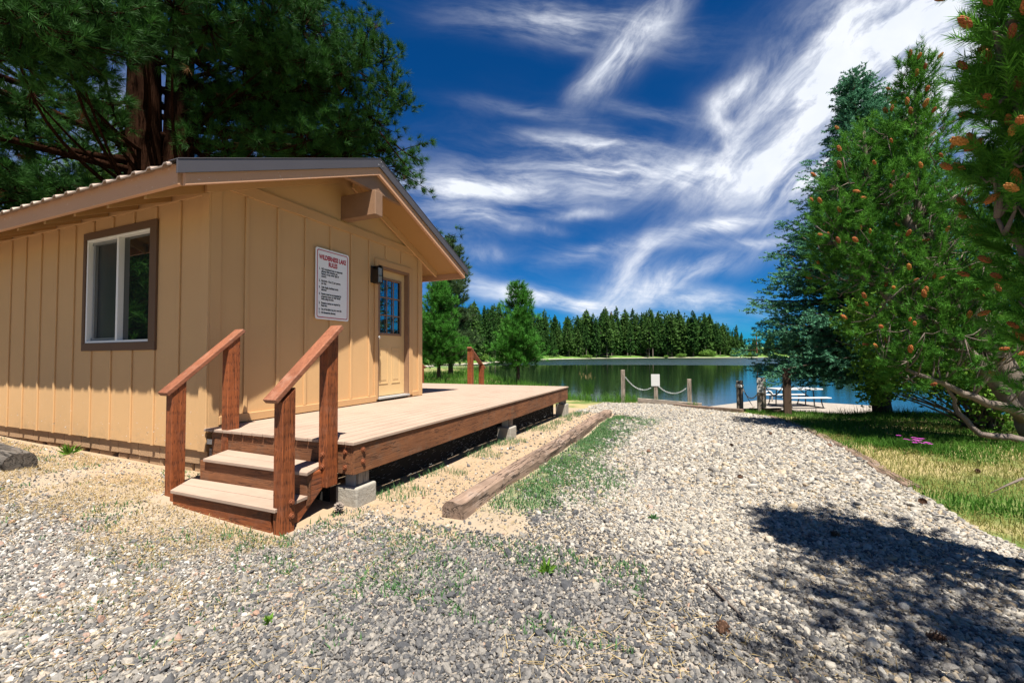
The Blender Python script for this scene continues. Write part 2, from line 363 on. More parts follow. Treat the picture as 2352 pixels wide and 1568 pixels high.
    def build(s, name, mat, parent=None, bevel=0.0, smooth=False, loc=None, seg=2):
        me = bpy.data.meshes.new(name); me.from_pydata(s.v, [], s.f)
        if any(s.mi): me.polygons.foreach_set('material_index', s.mi)
        if smooth: me.polygons.foreach_set('use_smooth', [True]*len(s.f))
        me.update(); o = finish(name, me, mat, parent, loc)
        if bevel:
            b = o.modifiers.new('bevel', 'BEVEL'); b.width = bevel; b.segments = seg; b.limit_method = 'ANGLE'; b.angle_limit = R(40); b.harden_normals = False
        return o
def tri_mesh(name, V, tint, mat, parent=None, loc=None, quads=False):
    """V (N,3|4,3) free faces with one tint each"""
    V = np.asarray(V, np.float32); n, k = V.shape[:2]
    me = bpy.data.meshes.new(name)
    me.vertices.add(n*k); me.vertices.foreach_set('co', V.ravel())
    me.loops.add(n*k); me.loops.foreach_set('vertex_index', np.arange(n*k, dtype=np.int32))
    me.polygons.add(n); me.polygons.foreach_set('loop_start', np.arange(0, n*k, k, dtype=np.int32))
    at_ = me.attributes.new('tint', 'FLOAT', 'POINT'); at_.data.foreach_set('value', np.repeat(np.asarray(tint, np.float32), k))
    me.update(calc_edges=True); return finish(name, me, mat, parent, loc)
def copy_tree(o, parent=None):
    c = o.copy(); COL.objects.link(c)
    if parent is not None: c.parent = parent
    for ch in list(o.children): copy_tree(ch, c)
    return c
def unit(a): return a/(np.linalg.norm(a, axis=-1, keepdims=True)+1e-12)
def perp(d, g=rng):
    r = g.normal(size=d.shape); r -= d*np.sum(r*d, -1, keepdims=True); return unit(r)
def needles(B, D, n, length, spread, width, along=0.0, tint=None, smin=0.1, lenvar=0.25, up=0.0):
    """n needles round each shoot: base B, direction D"""
    B = np.repeat(np.asarray(B, float), n, 0); D = np.repeat(unit(np.asarray(D, float)), n, 0); N = len(B)
    u = rng.random(N)[:, None]; th = (smin+(spread-smin)*rng.random(N))[:, None]
    d = unit(D*np.cos(th)+perp(D)*np.sin(th)+np.array([0, 0, up]))
    L = np.repeat(np.broadcast_to(length, len(B)//n), n)[:, None] if hasattr(length, '__len__') else length
    L = L*(1-lenvar+2*lenvar*rng.random(N))[:, None]
    al = np.repeat(along, n)[:, None] if hasattr(along, '__len__') else along
    s = B+D*al*u; e = s+d*L; sd = perp(d)*width/2
    t = rng.random(len(B)//n) if tint is None else np.asarray(tint)
    tt = np.clip(np.repeat(t, n)+rng.normal(0, .10, N), 0, 1)
    return np.stack([s-sd, s+sd, e], 1), tt
def curve(p, q, sag=0.0, n=6, wob=0.0):
    p = np.array(p, float); q = np.array(q, float); L = np.linalg.norm(q-p); out = []
    off = rng.normal(size=3)*wob*L
    for i in range(n+1):
        t = i/n; out.append(p+(q-p)*t+np.array((0, 0, 1.0))*sag*L*4*t*(1-t)*0.5+off*math.sin(math.pi*t)*0.6)
    return out

# ------------------------------------------------------------------ terrain
def lerp(x, xs, ys): return np.interp(x, xs, ys)
def smooth(x, a, b): t = np.clip((x-a)/(b-a), 0, 1); return t*t*(3-2*t)
SX = [-60,-25,-18,-13,-10,-8,-6,-4,-2.6,-1.2,0.5,2,4,4.8,5.4,6.2,7.2,8.5,10,12,16,25,60]
SY = [ 60, 46, 38, 31,26.5,23.5,21,18.6,17,14.6,12.3,11.7,11.8,11.0,10.0,9.7,9.9,10.9,11.2,11.6,13,16,30]
WATER = -1.25
def shore_r(az):   # distance of the far shoreline by azimuth (radians, 0 = camera heading, right positive)
    return lerp(az, [-1.6,-0.5,-0.22,-0.08,0.04,0.12,0.3,0.6,1.0,1.6], [60,75,105,125,215,270,315,330,300,240])
def ground_z(x, y):
    x = np.asarray(x, float); y = np.asarray(y, float)
    z = 0.085*smooth(-x, -1.6, 0.3)+0.017*np.clip(-x-0.3, 0, 8)
    z = z*(1-smooth(y, 4, 9))
    z = z-0.013*np.clip(y, 0, 6)-0.035*np.clip(y-6, 0, 6)
    z = z+0.05*smooth(x, 6.5, 8.5)*smooth(y, -2, 1)*(1-smooth(y, 6, 9))
    b = y-lerp(x, SX, SY)
    b = b+0.25*np.sin(x*1.7)+0.15*np.sin(x*4.1+1)
    near = z-smooth(b, -0.3, 2.2)*1.25-np.clip(b-1.0, 0, 6)*0.35
    dx = x-EYE[0]; dy = y-EYE[1]; r = np.hypot(dx, dy)
    az = np.arctan2(dx*RH[0]+dy*RH[1], dx*FH[0]+dy*FH[1])
    sr = shore_r(az)+4*np.sin(az*40)+2*np.sin(az*113)
    far = WATER-1.5+smooth(r-sr, -8, 3)*2.3+np.clip(r-sr-3, 0, 200)*0.045
    far = np.where(np.abs(az) < 1.5, far, -9)
    und = 0.015*np.sin(x*2.1+y*1.3)+0.012*np.sin(x*0.9-y*2.7+1)
    flat = np.where((x < 2.2) & (y > -0.6), 0.4, 1.0)
    return np.maximum(near, far)+und*flat
def grid_axis(lo, hi, c0, c1, fine):
    a = list(np.arange(c0, c1, fine)); s = fine; p = a[-1]
    while p < hi: s *= 1.085; p += s; a.append(p)
    s = fine; p = a[0]; pre = []
    while p > lo: s *= 1.085; p -= s; pre.append(p)
    return np.array(pre[::-1]+a)
gx = grid_axis(-1500, 1500, -6.0, 9.5, 0.07); gy = grid_axis(-300, 2200, -2.6, 12.0, 0.07)
GX, GY = np.meshgrid(gx, gy); GZ = ground_z(GX, GY)
# surface masks
def vnoise(x, y, s, seed=0):
    x = x*s+seed*17.3; y = y*s+seed*9.1; xi = np.floor(x); yi = np.floor(y); fx = x-xi; fy = y-yi
    h = lambda a, b: np.modf(np.abs(np.sin(a*127.1+b*311.7+seed)*43758.5453))[0]
    fx = fx*fx*(3-2*fx); fy = fy*fy*(3-2*fy)
    return (h(xi, yi)*(1-fx)+h(xi+1, yi)*fx)*(1-fy)+(h(xi, yi+1)*(1-fx)+h(xi+1, yi+1)*fx)*fy
def fbm(x, y, s, seed=0): return (vnoise(x, y, s, seed)+0.5*vnoise(x, y, s*2.1, seed+1)+0.25*vnoise(x, y, s*4.3, seed+2))/1.75
EDGE_Y = [-4, -1.5, 0.9, 1.5, 2.3, 2.96, 3.9, 5.15, 6.2, 7.1, 7.9, 8.6, 9.3]
EDGE_X = [6.9, 6.75, 6.52, 6.44, 6.44, 6.46, 6.45, 6.38, 6.36, 6.34, 6.30, 6.05, 5.6]
def edge_x(y): return np.interp(y, EDGE_Y, EDGE_X)
def masks(x, y):
    n1 = fbm(x, y, 1.3, 3); n2 = fbm(x, y, 4.0, 8); n = (n1-0.5)*1.2+(n2-0.5)*0.6
    lake = y-np.interp(x, SX, SY)
    path = smooth(x+n*0.8, 3.0, 3.6)*smooth(y+n*1.2, -0.9, 1.0)*(x < edge_x(y)+n*0.1)*(lake < -0.6)
    path = np.maximum(path, smooth(y+n*.6, 7.2, 7.9)*(x > 1.9)*(x < edge_x(y))*(lake < -0.5+n*.6))
    path = np.maximum(path, smooth(x+n*0.5, 4.6, 5.3)*(x < edge_x(y)))
    green = smooth(n1+0.25*n2, 0.46, 0.64)*smooth(x, 2.85, 3.0)*(1-smooth(x, 3.55, 4.1))*smooth(y, 0.6, 1.0)*(1-smooth(y, 6.6, 7.4))
    green = np.maximum(green, smooth(x, 2.9, 2.98)*(1-smooth(x+n*.5, 3.25, 3.6))*smooth(y, 0.25, 0.8)*(1-smooth(y, 6.8, 7.3)))
    lawn = (x > edge_x(y)+n*0.15)*1.0
    lawn = np.maximum(lawn, smooth(lake, -0.9, -0.5)*1.0)
    lawn = np.maximum(lawn, smooth(y, 8.2, 8.9)*(x < 1.9+n)*1.0)
    lawn = np.maximum(lawn, (x < -6.5)*smooth(y, 4, 6)*1.0)
    sand = (x > 1.75)*(x < 2.85)*smooth(y+n*.5, -.1, .25)*(y < 8)*1.0
    sand = np.maximum(sand, (x < 2.0)*(y > -0.42+n*0.5)*(y < 8)*1.0)
    yl = np.where(x > 1.9, -0.05, 0.55)
    grey = np.clip(np.where(x > 1.9, smooth(-y+n*0.8-yl, 0.0, 0.5), smooth(-y+n*0.9-yl, 0.0, 0.95)), 0, 1)*(1-lawn)
    return path, grey, sand*(1-lawn), lawn, green
mp, mg, ms, ml, mgr = masks(GX, GY)
ny, nx = GX.shape
me = bpy.data.meshes.new('ground')
me.vertices.add(nx*ny); me.vertices.foreach_set('co', np.stack([GX, GY, GZ], -1).astype(np.float32).ravel())
ii = (np.arange(ny-1)[:, None]*nx+np.arange(nx-1)[None]).ravel()
q = np.stack([ii, ii+1, ii+1+nx, ii+nx], 1).astype(np.int32)
me.loops.add(q.size); me.loops.foreach_set('vertex_index', q.ravel())
me.polygons.add(len(q)); me.polygons.foreach_set('loop_start', np.arange(0, q.size, 4, dtype=np.int32))
for nm, arr in (('path', mp), ('grey', mg), ('sand', ms), ('lawn', ml), ('green', mgr)):
    a = me.attributes.new(nm, 'FLOAT', 'POINT'); a.data.foreach_set('value', arr.astype(np.float32).ravel())
me.update(calc_edges=True); me.polygons.foreach_set('use_smooth', [True]*len(q))
m, t, p, o = newmat('ground'); v = objc(t)
n1 = t.noise(v, 3.0, 8, 0.65); n2 = t.noise(v, 28.0, 6, 0.7); nbig = t.noise(v, 0.8, 4, 0.6)
vor = t.new('ShaderNodeTexVoronoi'); t.put(vor.inputs['Vector'], v); vor.inputs['Scale'].default_value = 42.0
vc = vor.outputs['Color']; sx = t.new('ShaderNodeSeparateColor'); t.put(sx.inputs[0], vc)
dirt = t.mix(n1, (0.235, 0.18, 0.125, 1), (0.36, 0.295, 0.215, 1))
dirt = t.mix(t.math('MULTIPLY', t.sstep(n2, 0.55, 0.75), 0.4), dirt, (0.28, 0.19, 0.12, 1))
sandc = t.mix(t.noise(v, 9, 6, 0.7), (0.26, 0.185, 0.115, 1), (0.36, 0.27, 0.18, 1))
white = t.ramp(sx.outputs[0], [(0.0, (0.20, 0.19, 0.18)), (0.14, (0.34, 0.31, 0.27)), (0.3, (0.42, 0.38, 0.32)), (0.75, (0.50, 0.46, 0.40)), (1.0, (0.46, 0.40, 0.32))])
greyc = t.ramp(sx.outputs[0], [(0.0, (0.08, 0.08, 0.085)), (0.35, (0.21, 0.20, 0.19)), (0.7, (0.33, 0.30, 0.27)), (0.9, (0.44, 0.38, 0.30)), (1.0, (0.36, 0.25, 0.20))])
straw = t.mix(n2, (0.22, 0.175, 0.075, 1), (0.38, 0.315, 0.16, 1))
lawnc = t.mix(t.sstep(nbig, 0.42, 0.60), straw, t.mix(n2, (0.035, 0.075, 0.014, 1), (0.12, 0.18, 0.04, 1)))
col = dirt
A = {k: t.attr(k).outputs['Fac'] for k in ('path', 'grey', 'sand', 'lawn', 'green')}
col = t.mix(A['sand'], col, sandc)
gsoil = t.mix(t.math('MULTIPLY', t.sstep(n1, 0.42, 0.62), 0.35), t.mix(0.45, greyc, (0.19, 0.165, 0.135, 1)), dirt)
col = t.mix(t.math('MULTIPLY', A['grey'], 0.95), col, gsoil)
col = t.mix(A['path'], col, white)
col = t.mix(A['lawn'], col, lawnc)
col = t.mix(t.math('MULTIPLY', A['green'], 0.75), col, t.mix(n2, (0.07, 0.11, 0.05, 1), (0.22, 0.25, 0.13, 1)))
# far shore: pale rocky waterline strip, meadow and bare bank
pos = t.new('ShaderNodeSeparateXYZ'); t.put(pos.inputs[0], v)
dist = t.vmath('LENGTH', t.vmath('SUBTRACT', v, tuple(EYE)))
isfar = t.sstep(dist, 50, 60)
zz = pos.outputs[2]
meadow = t.mix(t.noise(v, 0.06, 6, 0.7), (0.045, 0.12, 0.02, 1), (0.15, 0.24, 0.05, 1))
meadow = t.mix(t.sstep(t.noise(v, 0.03, 4, 0.6), 0.58, 0.66), meadow, (0.42, 0.29, 0.20, 1))
bank = t.sstep(t.math('ADD', zz, t.math('MULTIPLY', t.noise(v, .25, 4), .8)), -0.72, -0.42)
col = t.mix(isfar, col, t.mix(bank, (0.36, 0.325, 0.27, 1), meadow))
nearbank = t.math('MULTIPLY', t.math('SUBTRACT', 1.0, t.sstep(zz, -0.95, -0.7)), t.math('SUBTRACT', 1.0, isfar))
col = t.mix(nearbank, col, t.mix(n2, (0.20, 0.18, 0.15, 1), (0.50, 0.47, 0.43, 1)))
t.put(p.inputs['Base Color'], col); p.inputs['Roughness'].default_value = 0.95; p.inputs['Specular IOR Level'].default_value = 0.15
peb = t.math('MULTIPLY', t.math('SUBTRACT', 0.6, vor.outputs['Distance']), t.math('MAXIMUM', A['path'], t.math('MULTIPLY', A['grey'], 0.7)))
t.put(p.inputs['Normal'], t.bump(t.math('ADD', peb, t.math('MULTIPLY', n2, 0.5)), 0.7, 0.02))
g = finish('ground', me, 'ground'); meta(g, kind='structure')

# water
m, t, p, o = newmat('water'); v = objc(t)
p.inputs['Base Color'].default_value = (0.010, 0.022, 0.010, 1); p.inputs['IOR'].default_value = 1.33
dist = t.vmath('LENGTH', t.vmath('SUBTRACT', v, (EYE[0], EYE[1], WATER)))
dn = t.math('ADD', dist, t.math('MULTIPLY', t.math('SUBTRACT', t.noise(v, 0.03, 3), 0.5), 18.0))
chop = t.sstep(dn, 104, 112)
t.put(p.inputs['Roughness'], t.math('ADD', 0.012, t.math('MULTIPLY', chop, 0.22)))
rip = t.noise(t.mapping(v, scale=(0.35, 1.6, 1), rot=(0, 0, R(-22))), 1.6, 4, 0.6)
fine = t.noise(t.mapping(v, scale=(0.8, 3.0, 1), rot=(0, 0, R(-18))), 3.0, 3, 0.6)
wv_ = t.noise(t.mapping(v, scale=(0.3, 1.0, 1), rot=(0, 0, R(-22))), 1.1, 4, 0.7)
b1 = t.bump(t.math('ADD', rip, t.math('MULTIPLY', fine, 0.3)), 0.05, 0.10)
bn = t.new('ShaderNodeBump'); bn.inputs['Distance'].default_value = 0.5
t.put(bn.inputs['Strength'], t.math('MULTIPLY', chop, 0.6)); t.put(bn.inputs['Height'], wv_); t.l.new(b1, bn.inputs['Normal'])
t.put(p.inputs['Normal'], bn.outputs[0])
mb = MB(); mb.add([(-420, 2, WATER), (420, 2, WATER), (420, 700, WATER), (-420, 700, WATER)], [(0, 1, 2, 3)])
meta(mb.build('lake_water', 'water'), kind='structure')

# ------------------------------------------------------------------ cabin
cab = thing('cabin', (-2.0, 1.85, 0.1), 'tan board-and-batten cabin with a low gable roof and brown metal edge beside the deck', 'cabin')
RY, SL = 1.85, 0.426          # ridge position, roof slope
CX0, CY1 = -6.1, 3.71         # rear and far corners
ZS = 0.32                     # siding bottom on the window side
ZG = 0.665                    # siding bottom above the deck
soff = lambda y: 3.86-SL*abs(y-RY)
top = lambda y: 3.955-SL*abs(y-RY)
mb = MB()
# window side (y = 0) with an opening
wx0, wx1, wz0, wz1 = -2.32, -0.99, 1.45, 2.72
mb.box(CX0, wx0, 0, 0.12, ZS, 3.04).box(wx1, 0, 0, 0.12, ZS, 3.04).box(wx0, wx1, 0, 0.12, ZS, wz0).box(wx0, wx1, 0, 0.12, wz1, 3.04)
# gable side (x = 0) with a door opening
dy0, dy1, dz1 = 2.555, 3.345, 2.69
mb.box(-0.12, -0.001, 0.12, dy0, ZG, 3.04).box(-0.12, -0.001, dy1, CY1, ZG, 3.04).box(-0.12, -0.001, dy0, dy1, dz1, 3.04)
mb.box(-0.12, -0.001, 0.12, dy0, 0.50, ZG).box(-0.12, -0.001, dy1, CY1, 0.50, ZG)
mb.box(-0.12, -0.002, 0.001, 0.121, 0.33, 0.66)
mb.prism([(-0.12, 0, 3.04), (-0.12, CY1, 3.04), (-0.12, CY1, soff(CY1)), (-0.12, RY, soff(RY)), (-0.12, 0, soff(0))][::-1], (0.119, 0, 0))
mb.prism([(CX0, 0.12, 0.2), (CX0, CY1, 0.2), (CX0, CY1, soff(CY1)), (CX0, RY, soff(RY)), (CX0, 0.12, soff(0.12))][::-1], (0.12, 0, 0))
mb.box(CX0, -0.12, CY1-0.12, CY1, 0.2, 3.04)
mb.box(CX0+0.13, -0.13, 0.12, CY1-0.12, 0.55, 0.6)
wall = mb.build('wall', 'siding_paint', cab)
mb = MB()
for k in range(14):
    x = -0.475-0.4285*k
    if x < CX0: break
    if wx0-0.03 < x < wx1+0.16:
        mb.box(x-0.02, x+0.02, -0.018, 0, ZS-0.006, 1.354); mb.box(x-0.02, x+0.02, -0.018, 0, 2.805, 2.94)
    else: mb.box(x-0.02, x+0.02, -0.018, 0, ZS-0.006, 2.94)
for y in (0.395, 0.79, 1.185, 1.595, 1.98, 2.36, 2.74, 3.14):
    if 2.45 < y < 3.45: mb.box(0, 0.018, y-0.02, y+0.02, 2.845, 3.05)
    elif y == 2.36: mb.box(0, 0.018, y-0.02, y+0.02, ZG-0.004, 3.05)
    else: mb.box(0, 0.018, y-0.02, y+0.02, ZG-0.004, 3.05)
mb.box(0, 0.016, RY-0.02, RY+0.02, 3.19, 3.45)
mb.build('batten', 'siding_paint', cab, bevel=0.004)
mb = MB()
mb.box(-0.105, 0.022, -0.022, 0, ZS-0.004, 3.06)               # corner boards
mb.box(0, 0.022, 0.0, 0.11, 0.50, 3.06)
mb.box(0, 0.024, CY1-0.10, CY1+0.022, 0.56, 3.06)
mb.split('corner_board', 'siding_paint', cab, bevel=0.004)
mb = MB()
mb.prism([(0, 0.10, 3.055), (0, CY1, 3.055), (0, CY1-0.02, 3.16), (0, 0.30, 3.185), (0, 0.1, 3.11)][::-1], (0.026, 0, 0))
mb.box(CX0, -0.10, -0.024, 0, 2.945, 3.05)
mb.split('belt_board', 'trim_paint', cab, bevel=0.004)
mb = MB(); mb.box(0.0, 0.03, 0.42, 2.50, 0.568, ZG-0.008).box(0.0, 0.03, 0.11, 0.42, 0.568, ZG-0.008).box(0, 0.03, 3.44, CY1-0.1, 0.568, 0.65)
mb.split('water_table', 'trim_paint', cab, bevel=0.004)
# masonry skirt
mb = MB(); x = -0.03; k = 0
while x > CX0+0.2:
    L = 0.40; mb.box(x-L+0.006, x, 0.03, 0.16, 0.17+0.004*(k % 2), ZS-0.006); x -= L+0.004; k += 1
mb.box(-0.14, -0.03, 0.16, 3.6, 0.1, 0.5)
mb.build('foundation', 'block_tan', cab, bevel=0.006)
mb = MB(); x = -0.02
while x > CX0+0.2:
    L = random.uniform(.18, .40); mb.box(x-L, x, 0.05, 0.2, 0.0, 0.166); x -= L+random.choice((.02, .03, .05, .12))
mb.split('footing_block', 'block_tan', cab, bevel=0.02)
MB().box(CX0+.2, -0.06, 0.22, 0.24, -0.1, 0.31).build('crawl_space_shade', 'void_shade', cab)  # black sheet painted as the shade behind the footing gaps
# roof panels with trapezoid ribs
def rib_profile(x0, x1, pitch=0.229, h=0.022):
    xs = [x0]; zs = [0.0]; x = x1-0.10
    pts = []
    while x > x0+0.08: pts.append(x); x -= pitch
    for c in sorted(pts):
        xs += [c-0.038, c-0.018, c+0.018, c+0.038]; zs += [0, h, h, 0]
    return xs+[x1], zs+[0.0]
mb = MB(); xs, zs = rib_profile(CX0-0.5, 0.60)
for sgn in (-1, 1):
    ye = RY-2.53 if sgn < 0 else RY+2.53
    vs = []
    for x, z in zip(xs, zs):
        vs += [(x, RY, 3.965+z), (x, ye, 3.965-SL*2.53+z), (x, ye, 3.955-SL*2.53+z-0.004), (x, RY, 3.955+z-0.004)]
    n = len(xs); fs = []
    for i in range(n-1):
        a, b = 4*i, 4*(i+1); f = [(a, b, b+1, a+1), (a+1, b+1, b+2, a+2), (a+2, b+2, b+3, a+3)]
        fs += f if sgn < 0 else [tuple(reversed(q_)) for q_ in f]
    mb.add(vs, fs)
roof = mb.build('roof', 'roof_metal', cab)
mb = MB()
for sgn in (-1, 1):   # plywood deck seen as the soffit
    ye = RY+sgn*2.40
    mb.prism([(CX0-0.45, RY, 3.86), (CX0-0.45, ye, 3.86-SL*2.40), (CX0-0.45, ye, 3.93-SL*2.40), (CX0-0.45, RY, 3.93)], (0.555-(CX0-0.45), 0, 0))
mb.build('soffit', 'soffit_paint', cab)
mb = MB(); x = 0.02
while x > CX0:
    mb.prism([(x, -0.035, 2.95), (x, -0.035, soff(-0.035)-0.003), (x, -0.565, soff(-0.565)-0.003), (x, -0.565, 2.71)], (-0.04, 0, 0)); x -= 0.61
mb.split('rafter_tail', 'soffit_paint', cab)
mb = MB()
for sgn in (-1, 1):
    pts = []
    for d in (0.10, 1.92 if sgn < 0 else 2.30):
        pts.append((d, 3.86-SL*d-0.003))
    a, b = pts
    mb.prism([(0.028, RY+sgn*a[0], a[1]), (0.028, RY+sgn*b[0], b[1]), (0.028, RY+sgn*b[0], b[1]-0.10), (0.028, RY+sgn*a[0], a[1]-0.10)], (0.035, 0, 0))
mb.split('wall_rafter', 'trim_paint', cab)
mb = MB()
for sgn in (-1, 1):
    e = 2.43
    mb.prism([(0.565, RY, 3.765), (0.565, RY, 3.945), (0.565, RY+sgn*e, 3.945-SL*e), (0.565, RY+sgn*e, 3.765-SL*e)], (0.043, 0, 0))
mb.split('rake_board', 'rake_paint', cab, bevel=0.004)
mb = MB()
for ysg in (-1, 1):
    y = RY+ysg*2.445; mb.box(CX0-0.45, 0.56, y-0.02, y+0.02, 2.735, 2.925)
mb.split('fascia', 'rake_paint', cab, bevel=0.004)
mb = MB()
for sgn in (-1, 1):
    e = 2.505
    mb.prism([(0.612, RY, 3.872), (0.612, RY, 3.99), (0.612, RY+sgn*e, 3.99-SL*e), (0.612, RY+sgn*e, 3.872-SL*e)], (0.02, 0, 0))
    mb.prism([(0.50, RY, 3.99), (0.50, RY, 3.999), (0.50, RY+sgn*e, 3.999-SL*e), (0.50, RY+sgn*e, 3.99-SL*e)], (0.136, 0, 0))
fl = mb.build('rake_flashing', 'flashing', cab, bevel=0.002)
mb = MB()
for y, z in ((RY-.03, 3.89), (RY+.02, 3.95), (RY+.05, 3.90)): mb.ball((0.635, y, z), 0.007, 8, 5)
mb.split('screw', 'steel', fl)
mb = MB()
for sgn in (-1, 1): mb.prism([(CX0-.5, RY, 3.992), (CX0-.5, RY, 4.0), (CX0-.5, RY+sgn*.16, 4.0-SL*.16), (CX0-.5, RY+sgn*.16, 3.992-SL*.16)], (6.99, 0, 0))
mb.build('ridge_cap', 'roof_metal', cab)
MB().box(0.0, 0.615, RY-0.075, RY+0.075, 3.20, 3.535).build('ridge_beam', 'brown_rake' if 'brown_rake' in MAT else 'casing_brown', cab, bevel=0.008)
MB().prism([(0.50, 1.27, 3.54), (0.50, 2.43, 3.54), (0.50, RY, 3.79)], (0.06, 0, 0)).build('gusset_plate', 'casing_brown', cab)
# window
win = MB()
cw = 0.095; o_ = -0.026
for b in ((-2.375, -0.865, wz1+0.0, wz1+0.085), (-2.375, -0.865, wz0-0.095, wz0)): win.box(b[0], b[1], o_, 0.0, b[2], b[3])
win.box(-2.375, wx0, o_, 0, wz0, wz1).box(wx1, -0.865, o_, 0, wz0, wz1)
wf = win.build('window', 'brown_paint', cab, bevel=0.004)
mb = MB(); f = 0.027
mb.box(wx0, wx1, -0.012, 0.07, wz0, wz0+f).box(wx0, wx1, -0.012, 0.07, wz1-f, wz1)
mb.box(wx0, wx0+f, -0.012, 0.07, wz0+f, wz1-f).box(wx1-f, wx1, -0.012, 0.07, wz0+f, wz1-f).box(-1.680, -1.642, -0.006, 0.07, wz0+f, wz1-f)
mb.build('frame', 'white_vinyl', wf, bevel=0.004)
mb = MB()
mb.box(wx0+f, -1.685, 0.03, 0.06, wz0+f, wz0+f+.035).box(wx0+f, -1.685, 0.03, 0.06, wz1-f-.035, wz1-f).box(wx0+f+.03, wx0+f+.07, 0.03, 0.06, wz0+f+.035, wz1-f-.035)
mb.build('sash', 'sash_grey', wf)
MB().box(wx0+f, -1.685, 0.062, 0.068, wz0+f, wz1-f).build('insect_screen', 'screen_grey', wf)
MB().box(-1.635, wx1-f, 0.05, 0.056, wz0+f, wz1-f).build('pane', 'window_glass', wf)
# door
mb = MB(); jx = 0.022
mb.box(0, jx, dy0-0.085, dy0-0.012, 0.60, dz1+0.115).box(0, jx, dy1+0.012, dy1+0.10, 0.60, dz1+0.115).box(0, jx, dy0-0.012, dy1+0.012, dz1+0.025, dz1+0.115)
dcase = mb.build('door_casing', 'trim_paint', cab, bevel=0.004)
mb = MB()
mb.box(-0.119, 0.012, dy0-0.012, dy0+0.018, 0.61, dz1+0.025).box(-0.119, 0.012, dy1-0.018, dy1+0.012, 0.61, dz1+0.025).box(-0.119, 0.012, dy0+0.018, dy1-0.018, dz1-0.012, dz1+0.025)
mb.build('jamb', 'casing_brown', dcase)
mb = MB(); dx = -0.075; y0, y1 = dy0+0.02, dy1-0.02; zb, zt = 0.632, dz1-0.014
gy0, gy1, gz0, gz1 = 2.66, 3.225, 1.62, 2.545
mb.box(dx-0.04, dx, y0, gy0, zb, zt).box(dx-0.04, dx, gy1, y1, zb, zt).box(dx-0.04, dx, gy0, gy1, gz1, zt).box(dx-0.04, dx, gy0, gy1, zb, gz0)
for a, b in ((2.675, 2.895), (2.985, 3.205)):   # raised panels
    for q0, q1, z0, z1 in ((a, b, 1.395, 1.41), (a, b, .82, .835), (a, a+.015, .835, 1.395), (b-.015, b, .835, 1.395)): mb.box(dx, dx+.007, q0, q1, z0, z1)
    mb.box(dx, dx+.004, a+.045, b-.045, .88, 1.35)
door = mb.build('door', 'door_paint', cab, bevel=0.003)
mb = MB(); k = 0.028
mb.box(dx, dx+.012, gy0-.01, gy0+k, gz0-.01, gz1+.01).box(dx, dx+.012, gy1-k, gy1+.01, gz0-.01, gz1+.01).box(dx, dx+.012, gy0+k, gy1-k, gz0-.01, gz0+k).box(dx, dx+.012, gy0+k, gy1-k, gz1-k, gz1+.01)
iw = (gy1-gy0-2*k)/3; ih = (gz1-gz0-2*k)/3
for i in (1, 2):
    mb.box(dx-.002, dx+.009, gy0+k+iw*i-.009, gy0+k+iw*i+.009, gz0+k, gz1-k)
    mb.box(dx-.001, dx+.008, gy0+k, gy1-k, gz0+k+ih*i-.009, gz0+k+ih*i+.009)
mb.build('window_grid', 'casing_brown', door)
MB().box(dx-.022, dx-.014, gy0, gy1, gz0, gz1).build('pane', 'door_glass', door)
mb = MB(); mb.tube([(dx, 2.605, 1.565), (dx+.05, 2.605, 1.565)], .012, 10).ball((dx+.06, 2.605, 1.565), .027, 12, 8).tube([(dx, 2.605, 1.565), (dx+.008, 2.605, 1.565)], .033, 12)
mb.build('handle', 'steel', door, smooth=True)
MB().box(-0.11, 0.04, dy0, dy1, 0.592, 0.622).build('threshold', 'galvanised', cab, bevel=0.004)

# wall lamp
lamp = thing('wall_lamp', (0.02, 2.445, 2.40), 'dark bronze lantern wall light mounted beside the cabin door', 'wall lamp')
MB().box(0.018, 0.035, 2.365, 2.505, 2.40, 2.66).build('back_plate', 'bronze', lamp, bevel=0.006)
mb = MB()
arch = [(2.375, 2.40), (2.495, 2.40), (2.495, 2.60)]+[(2.435+.06*math.cos(a), 2.60+.065*math.sin(a)) for a in np.linspace(.3, math.pi-.3, 7)]+[(2.375, 2.60)]
mb.prism([(0.035, y, z) for y, z in arch][::-1], (0.02, 0, 0))
mb.box(.055, .15, 2.375, 2.385, 2.40, 2.60).box(.055, .15, 2.485, 2.495, 2.40, 2.60).box(.055, .15, 2.385, 2.485, 2.39, 2.405)
pr = [(0.055, y, z) for y, z in arch[2:]]
ring = [(2.435+.06*math.cos(a), 2.60+.065*math.sin(a)) for a in np.linspace(0, math.pi, 9)]
for (ya, za), (yb, zb_) in zip(ring[:-1], ring[1:]): mb.add([(.055, ya, za), (.15, ya, za), (.15, yb, zb_), (.055, yb, zb_)], [(0, 1, 2, 3), (3, 2, 1, 0)])
mb.tube([(.153, 2.38, 2.40), (.153, 2.38, 2.60)]+[(.153, y, z) for y, z in reversed(ring)][1:-1]+[(.153, 2.49, 2.60), (.153, 2.49, 2.40)], .006, 6)
mb.box(.147, .156, 2.38, 2.49, 2.50, 2.507)
mb.build('housing', 'bronze', lamp)
MB().box(.138, .144, 2.386, 2.484, 2.406, 2.63).build('lens', 'lamp_glass', lamp)
MB().ball((.09, 2.435, 2.50), (.025, .025, .04)).build('bulb', 'white_plastic', lamp, smooth=True)

